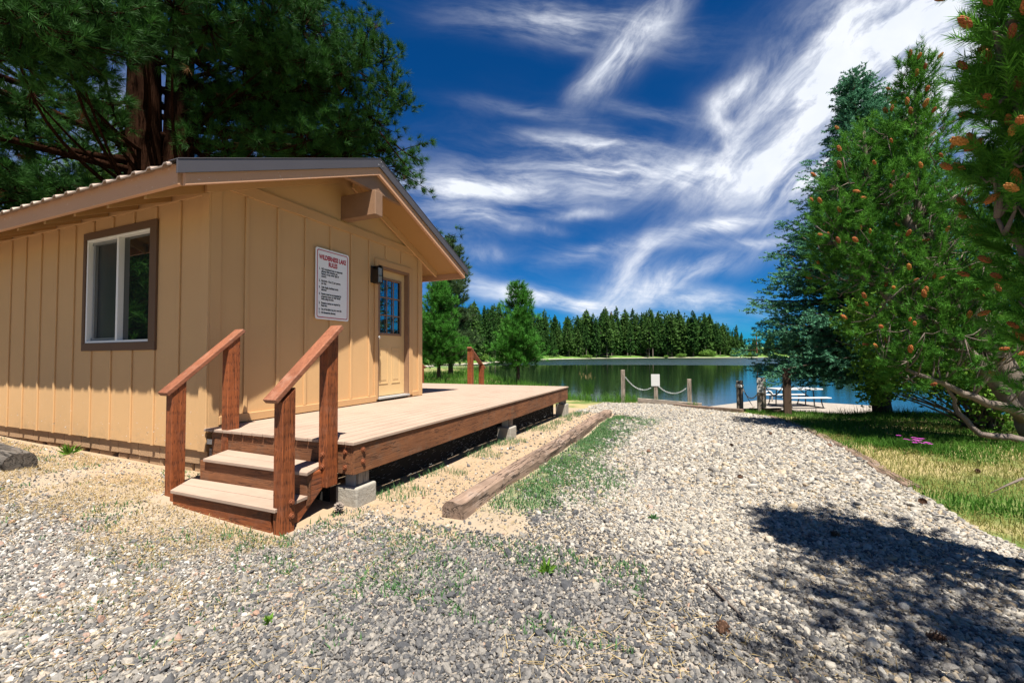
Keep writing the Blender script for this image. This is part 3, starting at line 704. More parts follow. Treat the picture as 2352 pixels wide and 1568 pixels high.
# rules sign
def text_mesh(name, s, size, mat, parent, org, ex, ey, align='LEFT', bold=0.0, sxy=1.0, line=1.0):
    """flat lettering laid on a plane: org = origin, ex/ey = unit axes of the writing"""
    cu = bpy.data.curves.new(name, 'FONT'); cu.body = s; cu.size = size; cu.align_x = align; cu.offset = bold; cu.space_line = line
    cu.resolution_u = 3
    to = bpy.data.objects.new('tmp_text', cu); COL.objects.link(to)
    dg = bpy.context.evaluated_depsgraph_get(); me = bpy.data.meshes.new_from_object(to.evaluated_get(dg))
    bpy.data.objects.remove(to); bpy.data.curves.remove(cu)
    ex = np.array(ex, float); ey = np.array(ey, float); en = np.cross(ex, ey)
    me.transform(Matrix(((ex[0]*sxy, ey[0], en[0], org[0]), (ex[1]*sxy, ey[1], en[1], org[1]), (ex[2]*sxy, ey[2], en[2], org[2]), (0, 0, 0, 1))))
    me.materials.clear(); return finish(name, me, mat, parent)
sy0, sy1, sz0, sz1 = 1.318, 1.905, 1.765, 2.713
sg = thing('rules_sign', (0.025, (sy0+sy1)/2, sz0), 'white lake rules sign with red border and title on the cabin gable wall', 'sign')
def rrect(y0, y1, z0, z1, r, x, n=6):
    out = []
    for cy, cz, a0 in ((y1-r, z1-r, 0), (y0+r, z1-r, 90), (y0+r, z0+r, 180), (y1-r, z0+r, 270)):
        for k in range(n+1): a = R(a0+90*k/n); out.append((x, cy+r*math.cos(a), cz+r*math.sin(a)))
    return out
MB().prism(rrect(sy0, sy1, sz0, sz1, .03, .024), (.006, 0, 0)).build('panel', 'sign_white', sg)
mb = MB(); a = rrect(sy0+.022, sy1-.022, sz0+.022, sz1-.022, .03, .0312); b = rrect(sy0+.033, sy1-.033, sz0+.033, sz1-.033, .022, .0312)
n = len(a); mb.add(a+b, [(i, (i+1) % n, (i+1) % n+n, i+n) for i in range(n)]); mb.build('border', 'sign_red', sg)
EX, EY = (0, 1, 0), (0, 0, 1)
cyy = (sy0+sy1)/2
text_mesh('title', 'WILDERNESS LAKE\nRULES', .085, 'sign_red', sg, (.0314, cyy, 2.565), EX, EY, 'CENTER', .0040, .66, .95)
rules = [('1.', 'NO motorized boat or watercraft\nallowed (this includes: gas,\nbattery or any other type of\nmotor).', 2.425), ('2.', 'Fish limit - One (1) per person,\nper day.', 2.265),
 ('3.', 'Only single, barbless hooks\nallowed.', 2.180), ('4.', 'Guests must be accompanied by\nproperty owner or their family\nwhile using the lake.', 2.092),
 ('5.', 'Flotation device as required by\nState law.', 1.970), ('6.', 'Use of the lake is at your own risk.', 1.888), ('7.', 'NO fireworks allowed.', 1.842)]
for nn, body, z in rules:
    text_mesh('rule_number', nn, .038, 'sign_black', sg, (.0314, sy0+.055, z), EX, EY, 'LEFT', .0017, .80, .86)
    text_mesh('rule_text', body, .038, 'sign_black', sg, (.0314, sy0+.095, z), EX, EY, 'LEFT', .0017, .70 if nn != '6.' else .665, .86)

# ------------------------------------------------------------------ deck
DZ, DX, DY = 0.558, 1.955, 6.62
dk = thing('deck', (1.0, 3.3, 0.0), 'low deck of pale composite boards with reddish brown rim joists wrapping the cabin', 'deck')
mb = MB(); x = 0.032; bw = 0.141
while x < DX-0.02:
    x1 = min(x+bw-0.013, DX)
    ys = 1.99 if True else 0
    mb.box(x, x1, -0.045, ys-0.002, DZ-0.026, DZ).box(x, x1, ys+0.002, DY+.02, DZ-0.026, DZ); x += bw
x = 0.026-bw
while x > -2.6:
    mb.box(x, x+bw-.006, 3.75, DY+.02, DZ-.026, DZ); x -= bw
mb.build('deck_boards', 'deck_y', dk, bevel=0.003)
RX = 1.94
mb = MB(); mb.box(RX-.04, RX, -.02, 3.268, .283, DZ-.027).build('rim_joist', 'rimwood_y', dk, bevel=.004)
mb = MB(); mb.box(RX-.04, RX, 3.274, DY, .270, DZ-.027).build('rim_joist', 'rimwood_y', dk, bevel=.004)
mb = MB(); mb.box(.12, RX-.041, -.02, .02, .283, DZ-.027).split('end_joist', 'rimwood_x', dk, bevel=.004)
mb = MB(); mb.box(-2.6, RX-.041, DY-.05, DY-.01, .283, DZ-.027).box(-2.6, -2.56, 3.8, DY-.05, .283, DZ-.027).split('end_joist', 'rimwood_x', dk, bevel=.004)
mb = MB(); mb.box(1.72, RX-.045, .03, .07, .285, .53)
for y in np.arange(.4, 6.4, .41): mb.box(.14, RX-.045, y, y+.04, .30, .53)
mb.split('joist', 'rimwood_x', dk)
for y, zt in ((-.005, .16), (3.30, .145), (6.45, .17)):
    zb = float(ground_z(1.8, y))-.05
    mb = MB(); s = .15
    mb.prism([(1.69, y+.03, zb), (1.93, y+.03, zb), (1.93, y+.28, zb), (1.69, y+.28, zb)], (0, 0, zt-zb))
    mb.build('pier_block', 'concrete', dk, bevel=.018, seg=3)
    pz = .283 if y < 6 else .272
    MB().box(1.745, 1.885, y+.09, y+.23, zt+.004, pz).build('pier_post', 'grey_z', dk, bevel=.004)
    MB().box(1.765, 1.865, y+.078, y+.088, zt+.002, pz).build('post_bracket', 'galvanised', dk)
mb = MB()
def bolt(mb, p, nrm, r=.016):
    p = np.array(p, float); nrm = np.array(nrm, float)
    mb.tube([p, p+nrm*.006], r*1.45, 12); mb.tube([p+nrm*.006, p+nrm*.018], r, 6)
for p, nr in (((RX, .085, .475), (1, 0, 0)), ((RX, .085, .375), (1, 0, 0)), ((1.85, -.02, .47), (0, -1, 0)), ((1.845, -.02, .34), (0, -1, 0))):
    mb = MB(); bolt(mb, p, nr); mb.build('bolt', 'rust', dk)
mb = MB()
for zz_ in (.36, .46):
    for yy_ in (3.24, 3.30): mb.tube([(RX+.001, yy_, zz_-.02), (RX+.002, yy_, zz_+.02)], .004, 5)
mb.split('nail_plate', 'rust', dk)
# wire mesh strung under the deck
mb = MB(); y = .45
for k in range(620):
    y = random.uniform(.4, 6.3); z = random.uniform(-.04, .27)
    mb.tube([(1.70+random.uniform(-.01, .01), y, z), (1.70, y+random.uniform(.02, .05), z+random.uniform(-.008, .012))], .0013, 3, False)
mb.build('wire_mesh', 'galvanised', dk)['kind'] = 'stuff'
MB().box(1.66, 1.668, .40, 6.4, -.15, .53).build('underdeck_shade', 'void_shade', dk)  # added black sheet, its colour plays the shade under the deck
MB().box(.1, 1.6, .05, .058, -.15, .28).build('underdeck_shade', 'void_shade', dk)  # second painted shade sheet, behind the near end of the deck
# metal hanger strap and broken block in the gap at the cabin corner
mb = MB(); mb.box(.03, .13, -.012, -.008, .40, .45); mb.build('hanger_strap', 'galvanised', dk)
MB().box(.05, .15, .0, .06, .12, .36).build('ledger_block', 'grey_x', dk, bevel=.004)

# steps with rails
st = thing('entry_steps', (1.05, -.35, 0.0), 'two-tread entry steps with red stained posts and handrails at the near deck end', 'steps')
def slab(poly, z0, z1): return MB().prism([(x, y, z0) for x, y in poly], (0, 0, z1-z0))
for z, gap, FL, BL, BR, FR in ((.182, .5, (.575, -.632), (.36, -.345), (1.752, -.315), (1.79, -.632)), (.372, .5, (.53, -.352), (.37, -.025), (1.665, -.075), (1.785, -.352))):
    lp = lambda a, b, t: (a[0]+(b[0]-a[0])*t, a[1]+(b[1]-a[1])*t)
    mb = MB()
    for t0, t1 in ((0, .488), (.512, 1)):
        pl = [lp(FL, BL, t0), lp(FR, BR, t0), lp(FR, BR, t1), lp(FL, BL, t1)]
        mb.prism([(x, y, z-.026) for x, y in pl], (0, 0, .026))
    mb.build('tread', 'deck_x', st, bevel=.003)
MB().box(.56, 1.715, -.605, -.567, -.06, .152).build('riser', 'stain_x', st, bevel=.004)
MB().box(.44, 1.75, -.322, -.285, .10, .344).build('riser', 'rimwood_x', st, bevel=.004)
sp = [(-.567, .152), (-.567, -.06), (-.46, -.06), (-.03, .30), (-.03, .343), (-.284, .343), (-.284, .154)]
for x in (1.70, .45):
    MB().prism([(x, y, z) for y, z in sp], (.04, 0, 0)).build('stringer', 'stain_y', st, bevel=.003)
for (x0, x1, ya, yb, z0, z1) in ((1.742, 1.832, -.61, -.50, -.05, .995), (1.70, 1.79, -.165, -.045, .20, 1.405), (.275, .365, -.515, -.40, -.0, 1.015), (.275, .365, -.03, .09, .30, 1.44)):
    # tops cut to the slope of the rail
    dzz = (yb-ya)*.87
    mb = MB().add([(x0,ya,z0),(x1,ya,z0),(x1,yb,z0),(x0,yb,z0),(x0,ya,z1-dzz/2),(x1,ya,z1-dzz/2),(x1,yb,z1+dzz/2),(x0,yb,z1+dzz/2)],
                     [(0,3,2,1),(4,5,6,7),(0,1,5,4),(1,2,6,5),(2,3,7,6),(3,0,4,7)])
    mb.build('post', 'stain_z', st, bevel=.006)
for xc, ya, yb, za, zb_ in ((1.778, -.67, -.045, .950, 1.520), (.315, -.56, .125, .950, 1.540)):
    MB().beam((xc, ya, za), (xc, yb, zb_), .125, .04).build('handrail', 'handrail_y', st, bevel=.006)
for p, nr in (((1.832, -.53, .21), (1, 0, 0)), ((1.832, -.53, .11), (1, 0, 0)), ((1.745, -.165, .47), (0, -1, 0)), ((1.745, -.165, .37), (0, -1, 0)), ((.365, .03, .42), (1, 0, 0))):
    mb = MB(); bolt(mb, p, nr); mb.build('bolt', 'rust', st)
# steps to the lake at the far deck edge
ls = thing('lakeside_steps', (-.9, 7.0, 0.0), 'red stained stair rail rising above the far edge of the deck', 'steps')
for x in (-.66, -2.55):
    MB().box(x, x+.12, DY+.04, DY+.16, .2, 1.44).build('post', 'stain_z', ls, bevel=.006)
    MB().box(x+.02, x+.13, DY+.62, DY+.73, -.1, 1.0).build('post', 'stain_z', ls, bevel=.006)
    MB().beam((x+.065, DY+.02, 1.475), (x+.07, DY+.82, .93), .12, .04).build('handrail', 'handrail_y', ls, bevel=.006)
MB().box(-2.5, -.55, DY+.04, DY+.34, .33, .36).build('tread', 'deck_x', ls)
MB().box(-2.5, -.55, DY+.34, DY+.64, .14, .17).build('tread', 'deck_x', ls)

# ------------------------------------------------------------------ timbers, logs, path edging
def rough_beam(name, pts, wd, ht, mat, label, cat, group=None, wob=.012, round_=.03, n=26):
    P = [np.array(q, float) for q in pts]; seg = []
    L = [0]+list(np.cumsum([np.linalg.norm(P[i+1]-P[i]) for i in range(len(P)-1)]))
    vs = []; fs = []; prof = []
    w2, h = wd/2, ht; r = round_
    prof = [(-w2, 0), (-w2, h-r), (-w2+r*.4, h-r*.35), (-w2+r, h), (0, h+.004), (w2-r, h), (w2-r*.4, h-r*.35), (w2, h-r), (w2, 0)]
    k = len(prof); ph = random.uniform(0, 9)
    for i in range(n+1):
        s = L[-1]*i/n; q = np.array([np.interp(s, L, [p_[c] for p_ in P]) for c in range(3)])
        q2 = np.array([np.interp(min(s+.05, L[-1]), L, [p_[c] for p_ in P]) for c in range(3)]); q1 = np.array([np.interp(max(s-.05, 0), L, [p_[c] for p_ in P]) for c in range(3)])
        d = q2-q1; d /= np.linalg.norm(d); sd = np.cross(d, (0, 0, 1)); sd /= np.linalg.norm(sd)
        for j, (a, b) in enumerate(prof):
            nz = mnoise.noise(Vector((s*2.3+ph, j*.9, ph)))*wob
            vs.append(q+sd*(a+nz)+np.array((0, 0, b+nz*.8)))
    for i in range(n):
        for j in range(k-1): fs.append((i*k+j, i*k+j+1, (i+1)*k+j+1, (i+1)*k+j))
    fs += [tuple(range(k-1, -1, -1)), tuple(n*k+j for j in range(k))]
    c = (P[0]+P[-1])/2
    mb = MB(); mb.add(vs, fs); o = mb.build(name, mat, None, loc=c)
    return meta(o, label, cat, group)
gz = lambda x, y: float(ground_z(x, y))
tp = [(2.80, .13, gz(2.8, .1)-.02), (2.80, 1.6, gz(2.8, 1.6)-.02), (2.79, 3.5, gz(2.8, 3.5)-.02), (2.77, 5.4, gz(2.8, 5.4)-.02), (2.76, 6.95, gz(2.8, 6.95)-.01)]
rough_beam('landscape_timber', tp, .20, .15, 'timber_y', 'long cracked grey brown landscape timber lying along the gravel path', 'timber', None, .022, .05, 60)
ed = [(float(edge_x(y))+.05, y, gz(float(edge_x(y)), y)-.03) for y in (2.55, 2.96, 3.5, 3.9, 4.5, 5.15, 5.7, 6.2, 6.7, 7.1, 7.9, 8.45)]
rough_beam('path_edging', ed, .13, .062, 'timber_y', 'curved weathered brown timber edging between the gravel path and the grass', 'edging', None, .02, .02, 80)
cfp = lambda x, y: (1225.1+x*.32555, 804+y*.32555)
def gpt(x, y, z): q = atz(*cfp(x, y), z); return (q[0], q[1])
b1a, b1b = (3.0, 10.95), (4.72, 10.95)
rough_beam('retaining_board', [(3.0, 10.75, gz(3, 10.7)-.06), (4.78, 10.72, gz(4.7, 10.7)-.08)], .12, .23, 'grey_x', 'pale grey weathered board across the foot of the two short chain posts', 'board', None, .006, .012)
rough_beam('retaining_board', [(4.05, 10.35, gz(4.1, 10.3)-.06), (5.72, 9.60, gz(5.7, 9.6)-.05)], .12, .13, 'timber_x', 'low brown board edging the gravel in front of the dock', 'board', None, .006, .012)
rough_beam('retaining_board', [(5.66, 10.7, gz(5.7, 10.3)-.05), (6.05, 10.0, gz(6.0, 9.9)-.05), (6.50, 9.45, gz(6.4, 9.5)-.04)], .13, .17, 'dark_post', 'dark brown timber running from the gravel to the rope-tied post', 'board', None, .006, .012)
rough_beam('timber_block', [(6.36, 9.42, gz(6.4, 9.4)-.03), (6.62, 9.36, gz(6.6, 9.3)-.03)], .16, .10, 'dark_post', 'short dark timber block at the end of the path edging', 'timber', None, .006, .012)
# two old logs by the cabin wall
def log(a, b, r, mat, label):
    a = np.array(a, float); b = np.array(b, float); d = (b-a)/np.linalg.norm(b-a); n = 18; k = 12; vs = []; fs = []
    s1 = np.cross(d, (0, 0, 1)); s1 /= np.linalg.norm(s1); s2 = np.cross(s1, d)
    for i in range(k+1):
        q = a+(b-a)*i/k
        for j in range(n):
            t_ = 2*math.pi*j/n; crack = 1-.16*math.exp(-((j-4) % n)**2*.9)
            rr = r*crack*(1+.09*mnoise.noise(Vector((i*.35, math.cos(t_)*1.2, math.sin(t_)*1.2+a[0]))))
            vs.append(q+(s1*math.cos(t_)+s2*math.sin(t_)*.86)*rr)
    for i in range(k):
        for j in range(n): fs.append((i*n+j, i*n+(j+1) % n, (i+1)*n+(j+1) % n, (i+1)*n+j))
    fs += [tuple(range(n-1, -1, -1)), tuple(k*n+j for j in range(n))]
    mb = MB(); mb.add(vs, fs); o = mb.build('log', mat, None, loc=(a+b)/2); meta(o, label, 'log'); return o
l1 = atz(52, 1062, .2); 
log((-1.80, -.70, .205), (-4.2, -.50, .27), .125, 'log_grey', 'grey cracked log with a round sawn end lying beside the cabin wall')
log((-2.02, -.93, .175), (-4.0, -1.08, .21), .10, 'log_grey', 'darker split log in front of the round-ended log')

# ------------------------------------------------------------------ chain fence, signs, dock
def post(x, y, z1, wd, mat, name, label, group, split=False):
    z0 = gz(x, y)-.3
    t_ = thing(name, (x, y, z0), label, 'post', group)
    mb = MB()
    if split:
        mb.box(x-wd/2, x-.012, y-wd/2, y+wd/2, z0, z1-.01).box(x+.012, x+wd/2, y-wd/2, y+wd/2, z0, z1).box(x-.012, x+.012, y-wd/2+.03, y+wd/2-.02, z0, z1-.03)
    else: mb.box(x-wd/2, x+wd/2, y-wd/2, y+wd/2, z0, z1)
    mb.build('shaft', mat, t_, bevel=.012)
    return t_
PG = 'weathered posts of the chain fence by the lake'
post(2.52, 11.03, .79, .115, 'grey_z', 'fence_post', 'tallest left grey chain post at the edge of the lakeside gravel', PG)
post(3.48, 11.35, .55, .115, 'grey_z', 'fence_post', 'grey post carrying the blank white sign between two chains', PG)
post(4.45, 11.60, .50, .125, 'grey_z', 'fence_post', 'short grey chain post standing right of the white sign', PG)
post(5.82, 11.45, .49, .165, 'grey_z', 'fence_post', 'split grey post with white rope tied round its top', PG, True)
post(6.17, 9.83, .66, .185, 'grey_z', 'fence_post', 'split grey post carrying the narrow swimming sign', PG, True)
post(6.57, 8.88, .92, .15, 'dark_post', 'fence_post', 'dark brown post nearest the spruce at the path edge', PG)
def chain(a, b, sag, mat, label, n=34, r=.013):
    a = np.array(a, float); b = np.array(b, float); mb = MB(); pts = []
    for i in range(n+1):
        t_ = i/n; q = a+(b-a)*t_; q[2] -= sag*4*t_*(1-t_); pts.append(q)
    for i in range(n):
        p, q = pts[i], pts[i+1]; d = (q-p)/np.linalg.norm(q-p); s = np.cross(d, (0, 0, 1)); s /= np.linalg.norm(s); u = np.cross(s, d)
        wv = s if i % 2 else u; c = (p+q)/2; L = np.linalg.norm(q-p)*.68
        loop = [c+d*L*math.cos(a_)+wv*r*1.25*math.sin(a_) for a_ in np.linspace(0, 2*math.pi, 9)]
        mb.tube(loop, r*.42, 5, False)
    o = mb.build('chain', mat, None, loc=a); meta(o, label, 'chain'); return o
chain((2.60, 11.03, .55), (3.42, 11.33, .28), .24, 'galvanised', 'galvanised chain sagging between the tallest post and the white sign')
chain((3.56, 11.36, .27), (4.38, 11.60, .23), .20, 'galvanised', 'galvanised chain sagging from the white sign to the short post')
chain((5.91, 11.4, .22), (6.12, 9.95, .27), .20, 'galvanised', 'short chain between the rope-tied post and the swimming sign post')
chain((6.27, 9.8, .42), (6.50, 8.95, .52), .22, 'dark_steel', 'dark chain sagging from the swimming sign post to the dark post')
def quad_axes(n):   # axes of a vertical board facing n
    n = np.array(n, float); n /= np.linalg.norm(n); ex = np.cross((0, 0, 1), n); ex /= np.linalg.norm(ex); return ex, np.array((0, 0, 1.0)), n
def board(parent, c, wd, ht, th, n, mat, name):
    ex, ey, n = quad_axes(n); c = np.array(c, float); r = .012
    q = [c+ex*sx_*wd/2+ey*sz_*ht/2 for sx_, sz_ in ((-1, -1), (1, -1), (1, 1), (-1, 1))]
    return MB().prism(q, n*th).build(name, mat, parent, bevel=.003)
bs = thing('blank_sign', (3.47, 11.28, .35), 'blank white rectangular sign board nailed to a grey lakeside post', 'sign')
board(bs, (3.475, 11.285, .465), .255, .37, .006, (.08, -1, 0), 'white_plastic', 'panel')
text_mesh('faint_mark', '-', .06, 'sign_grey', bs, (3.468, 11.277, .43), (1, .08, 0), (0, 0, 1), 'CENTER', .004)
ss = thing('swim_sign', (6.06, 9.72, .25), 'narrow grey sign in black lettering on the split post beside the dock', 'sign')
nn_ = np.array((-.10, -1, 0)); ex, ey, n_ = quad_axes(nn_); cc = np.array((6.135, 9.728, .46))
board(ss, cc, .155, .37, .005, n_, 'sign_grey', 'panel')
mb = MB(); off = n_*.0062
for sx_, sz_, hw, hh in ((0, .172, .07, .003), (0, -.172, .07, .003), (-.068, 0, .003, .172), (.068, 0, .003, .172)):
    c_ = cc+ex*sx_+ey*sz_+off; mb.add([c_-ex*hw-ey*hh, c_+ex*hw-ey*hh, c_+ex*hw+ey*hh, c_-ex*hw+ey*hh], [(0, 1, 2, 3)])
mb.build('border', 'sign_black', ss)
for k, s in enumerate(('SWIM', 'AT YOUR', 'OWN', 'RISK')):
    text_mesh('lettering', s, .062, 'sign_black', ss, cc+off+ey*(.098-.082*k), ex, ey, 'CENTER', .0016, .62 if k != 1 else .50)
rp = MB()
for k in range(4): 
    z = .30+.02*k; rp.tube([(5.82+.10*math.cos(a), 11.45+.10*math.sin(a), z+.01*math.sin(2*a)) for a in np.linspace(0, 2*math.pi, 14)], .011, 6, False)
rp.tube([(5.88, 11.36, .33), (6.15, 12.6, -.15), (6.7, 15.5, -.86)], .012, 6)
meta(rp.build('mooring_rope', 'rope', None, loc=(5.82, 11.45, .3), smooth=True), 'white mooring rope tied round a split post and running down to the dock', 'rope')
# dock
dkz = -.91
Dq = [np.array(q) for q in ((5.05, 16.7), (7.77, 20.9), (11.9, 19.2), (10.3, 16.0), (7.9, 14.2))]
dock = thing('dock', (8.2, 17.6, WATER), 'pale plank floating dock on the lake carrying the white picnic table', 'dock')
def clip_quad(u0, u1):   # planks across the dock
    A, B, Cc, D_ = Dq[0], Dq[1], Dq[2], Dq[3]
    return [A+(B-A)*u0, A+(B-A)*u1, D_+(Cc-D_)*u1, D_+(Cc-D_)*u0]
mb = MB(); N = 30
for k in range(N):
    q = clip_quad(k/N, (k+.93)/N); mb.prism([(x, y, dkz-.035) for x, y in q][::-1], (0, 0, .035))
mb.build('planks', 'dockwood', dock)
mb = MB(); q = clip_quad(0.005, .995); mb.prism([(x, y, dkz-.28) for x, y in q][::-1], (0, 0, .24)); mb.build('float_frame', 'grey_x', dock)
gw = thing('gangway', (6.6, 13.0, -.6), 'grey sloping gangway leading from the bank down to the dock', 'gangway')
mb = MB(); a, b = np.array((6.35, 10.2, -.34)), np.array((7.3, 15.9, -.80))
mb.beam(a, b, 1.15, .05); mb.build('ramp_boards', 'dockwood', gw)
s_ = np.cross(b-a, (0, 0, 1)); s_ /= np.linalg.norm(s_)
mb = MB(); mb.beam(a+s_*.6-(0, 0, .03), b+s_*.6-(0, 0, .03), .06, .16).beam(a-s_*.6-(0, 0, .03), b-s_*.6-(0, 0, .03), .06, .16); mb.build('side_rail', 'grey_y', gw)
# ladder: one white tube bent over the dock edge
ld = MB(); la = np.array((7.72, 19.72)); lu = CR[:2]/np.linalg.norm(CR[:2])*.16
ld.tube([(*(la-lu), dkz-.4), (*(la-lu), dkz+.34)]+[(*(la-lu*math.cos(a_)), dkz+.34+.14*math.sin(a_)) for a_ in np.linspace(.3, math.pi-.3, 7)]+[(*(la+lu), dkz+.34), (*(la+lu), dkz-.05)], .035, 8)
meta(ld.build('dock_ladder', 'white_plastic', None, loc=(la[0], la[1], dkz), smooth=True), 'white tubular swim ladder hooked over the dock edge left of the table', 'ladder')
# picnic table
tx = np.array((1.67, .71)); tx /= np.linalg.norm(tx); ty = np.array((-tx[1], tx[0]))
pc = np.array((8.42, 18.05))
pt = thing('picnic_table', (pc[0], pc[1], dkz), 'white picnic table with black steel legs standing on the dock', 'picnic table')
def P3(u, v, z): q = pc+tx*u+ty*v; return (q[0], q[1], dkz+z)
def slab3(u0, u1, v0, v1, z0, z1): return [P3(u0, v0, z0), P3(u1, v0, z0), P3(u1, v1, z0), P3(u0, v1, z0)], (0, 0, z1-z0)
mb = MB(); mb.prism(*slab3(-.92, .92, -.37, .37, .70, .75)); mb.build('tabletop', 'white_plastic', pt, bevel=.01)
for v in (-.72, .72):
    mb = MB(); mb.prism(*slab3(-.90, .90, v-.13, v+.13, .40, .44)); mb.build('bench', 'white_plastic', pt, bevel=.01)
for u in (-.62, .62):
    for v in (-.2, .2):
        MB().tube([P3(u, v, .70), P3(u, v*1.25, .36), P3(u, v*1.3, .02)], .022, 8).build('leg', 'dark_steel', pt)
    for v in (-.72, .72):
        MB().tube([P3(u, v*.9, .40), P3(u, v*.95, .2), P3(u, v*1.08, .02)], .022, 8).build('leg', 'dark_steel', pt)
    mb = MB(); mb.tube([P3(u, -.80, .03), P3(u, .80, .03)], .022, 8).tube([P3(u, -.75, .38), P3(u, .75, .38)], .018, 8).tube([P3(u, 0, .36), P3(u*.35, 0, .69)], .018, 8)
    mb.build('brace', 'dark_steel', pt)

# ------------------------------------------------------------------ gravel stones (stuff, instanced pebbles)
def stones(name, pts, scl, tint, mat, angular):
    N = len(pts); me = bpy.data.meshes.new(name); me.vertices.add(N)
    me.vertices.foreach_set('co', pts.astype(np.float32).ravel())
    for nm, typ, arr, key in (('rot', 'FLOAT_VECTOR', rng.random((N, 3))*np.array([.9, .9, 6.28]), 'vector'), ('scl', 'FLOAT_VECTOR', scl, 'vector'),
                         ('tone', 'FLOAT', tint, 'value'), ('var', 'INT', rng.integers(0, 6, N), 'value')):
        a = me.attributes.new(nm, typ, 'POINT'); a.data.foreach_set(key, np.asarray(arr, np.int32 if typ == 'INT' else np.float32).ravel())
    me.update(); o = finish(name, me, mat)
    ng = bpy.data.node_groups.new(name+'_nodes', 'GeometryNodeTree')
    ng.interface.new_socket('Geometry', in_out='INPUT', socket_type='NodeSocketGeometry'); ng.interface.new_socket('Geometry', in_out='OUTPUT', socket_type='NodeSocketGeometry')
    N_ = ng.nodes; L_ = ng.links; gi = N_.new('NodeGroupInput'); go = N_.new('NodeGroupOutput')
    join = N_.new('GeometryNodeJoinGeometry')
    for k in range(6):
        ico = N_.new('GeometryNodeMeshIcoSphere'); ico.inputs['Radius'].default_value = 1.0; ico.inputs['Subdivisions'].default_value = 2
        sp_ = N_.new('GeometryNodeSetPosition'); nz = N_.new('ShaderNodeTexNoise'); nz.inputs['Scale'].default_value = 0.75 if not angular else 1.4
        nz.inputs['Detail'].default_value = 1.0 if not angular else 3.0
        ad = N_.new('ShaderNodeVectorMath'); ad.operation = 'ADD'; ad.inputs[1].default_value = (k*7.1, k*3.3, k*5.7)
        ps = N_.new('GeometryNodeInputPosition'); L_.new(ps.outputs[0], ad.inputs[0]); L_.new(ad.outputs[0], nz.inputs['Vector'])
        sb = N_.new('ShaderNodeVectorMath'); sb.operation = 'SUBTRACT'; sb.inputs[1].default_value = (.5, .5, .5); L_.new(nz.outputs[1], sb.inputs[0])
        sc = N_.new('ShaderNodeVectorMath'); sc.operation = 'SCALE'; sc.inputs['Scale'].default_value = 1.2 if not angular else 2.2; L_.new(sb.outputs[0], sc.inputs[0])
        L_.new(ico.outputs[0], sp_.inputs[0]); L_.new(sc.outputs[0], sp_.inputs['Offset'])
        last = sp_.outputs[0]
        if angular:
            ch = N_.new('GeometryNodeConvexHull'); L_.new(last, ch.inputs[0]); last = ch.outputs[0]
        ssm = N_.new('GeometryNodeSetShadeSmooth'); ssm.inputs['Shade Smooth'].default_value = not angular; L_.new(last, ssm.inputs[0])
        smt = N_.new('GeometryNodeSetMaterial'); smt.inputs['Material'].default_value = MAT[mat]; L_.new(ssm.outputs[0], smt.inputs[0])
        g2i = N_.new('GeometryNodeGeometryToInstance'); L_.new(smt.outputs[0], g2i.inputs[0]); L_.new(g2i.outputs[0], join.inputs[0])
    iop = N_.new('GeometryNodeInstanceOnPoints'); iop.inputs['Pick Instance'].default_value = True
    def na(nm, typ):
        a = N_.new('GeometryNodeInputNamedAttribute'); a.data_type = typ; a.inputs[0].default_value = nm; return a.outputs[0]
    L_.new(gi.outputs[0], iop.inputs['Points']); L_.new(join.outputs[0], iop.inputs['Instance'])
    L_.new(na('var', 'INT'), iop.inputs['Instance Index']); L_.new(na('rot', 'FLOAT_VECTOR'), iop.inputs['Rotation']); L_.new(na('scl', 'FLOAT_VECTOR'), iop.inputs['Scale'])
    L_.new(iop.outputs[0], go.inputs[0])
    md = o.modifiers.new('stones', 'NODES'); md.node_group = ng
    return meta(o, kind='stuff')
def m_stone(name, stops):
    m, t, p, o = newmat(name); tn = t.attr('tone', 'INSTANCER').outputs['Fac']
    c = t.ramp(tn, stops); v = objc(t); n = t.noise(v, 1.5, 5, 0.65)
    c = t.mix(1.0, c, t.ramp(n, [(0.3, 0.72), (0.7, 1.15)]), 'MULTIPLY')
    t.put(p.inputs['Base Color'], c); p.inputs['Roughness'].default_value = 0.85; p.inputs['Specular IOR Level'].default_value = 0.25
    t.put(p.inputs['Normal'], t.bump(t.noise(v, 4, 4), 0.3, 0.2))
m_stone('stone_white', [(0, (0.075, 0.075, 0.078)), (0.14, (0.17, 0.16, 0.15)), (0.30, (0.265, 0.24, 0.20)), (0.58, (0.365, 0.332, 0.278)), (0.82, (0.42, 0.39, 0.338)), (0.94, (0.37, 0.285, 0.18)), (1.0, (0.25, 0.21, 0.17))])
m_stone('stone_grey', [(0, (0.065, 0.066, 0.07)), (0.3, (0.13, 0.125, 0.12)), (0.55, (0.20, 0.185, 0.165)), (0.8, (0.285, 0.26, 0.225)), (0.92, (0.42, 0.36, 0.28)), (0.97, (0.28, 0.165, 0.115)), (1.0, (0.47, 0.445, 0.40))])
def scatter(x0, x1, y0, y1, dens_):
    n = int((x1-x0)*(y1-y0)*dens_); return rng.uniform(x0, x1, n), rng.uniform(y0, y1, n)
def visible(x, y, mx=.06):
    dx_, dy_ = x-EYE[0], y-EYE[1]; fw = dx_*FH[0]+dy_*FH[1]; rt = dx_*RH[0]+dy_*RH[1]
    return (fw > 1.0) & (np.abs(rt) < fw*1.30+.4)
def gravel(kind, dens_near, dens_far):
    X = []; Y = []
    for (x0, x1, y0, y1, d_, r0, r1) in ((-5, 8, -2.6, 3.0, dens_near, 0, 4.6), (-6, 8, -2.6, 11.5, dens_far, 4.6, 16)):
        x, y = scatter(x0, x1, y0, y1, d_); r = np.hypot(x-EYE[0], y-EYE[1]); k = (r >= r0) & (r < r1) & visible(x, y); X.append(x[k]); Y.append(y[k])
    x = np.concatenate(X); y = np.concatenate(Y); return x, y
x, y = gravel('w', 11500, 3000)
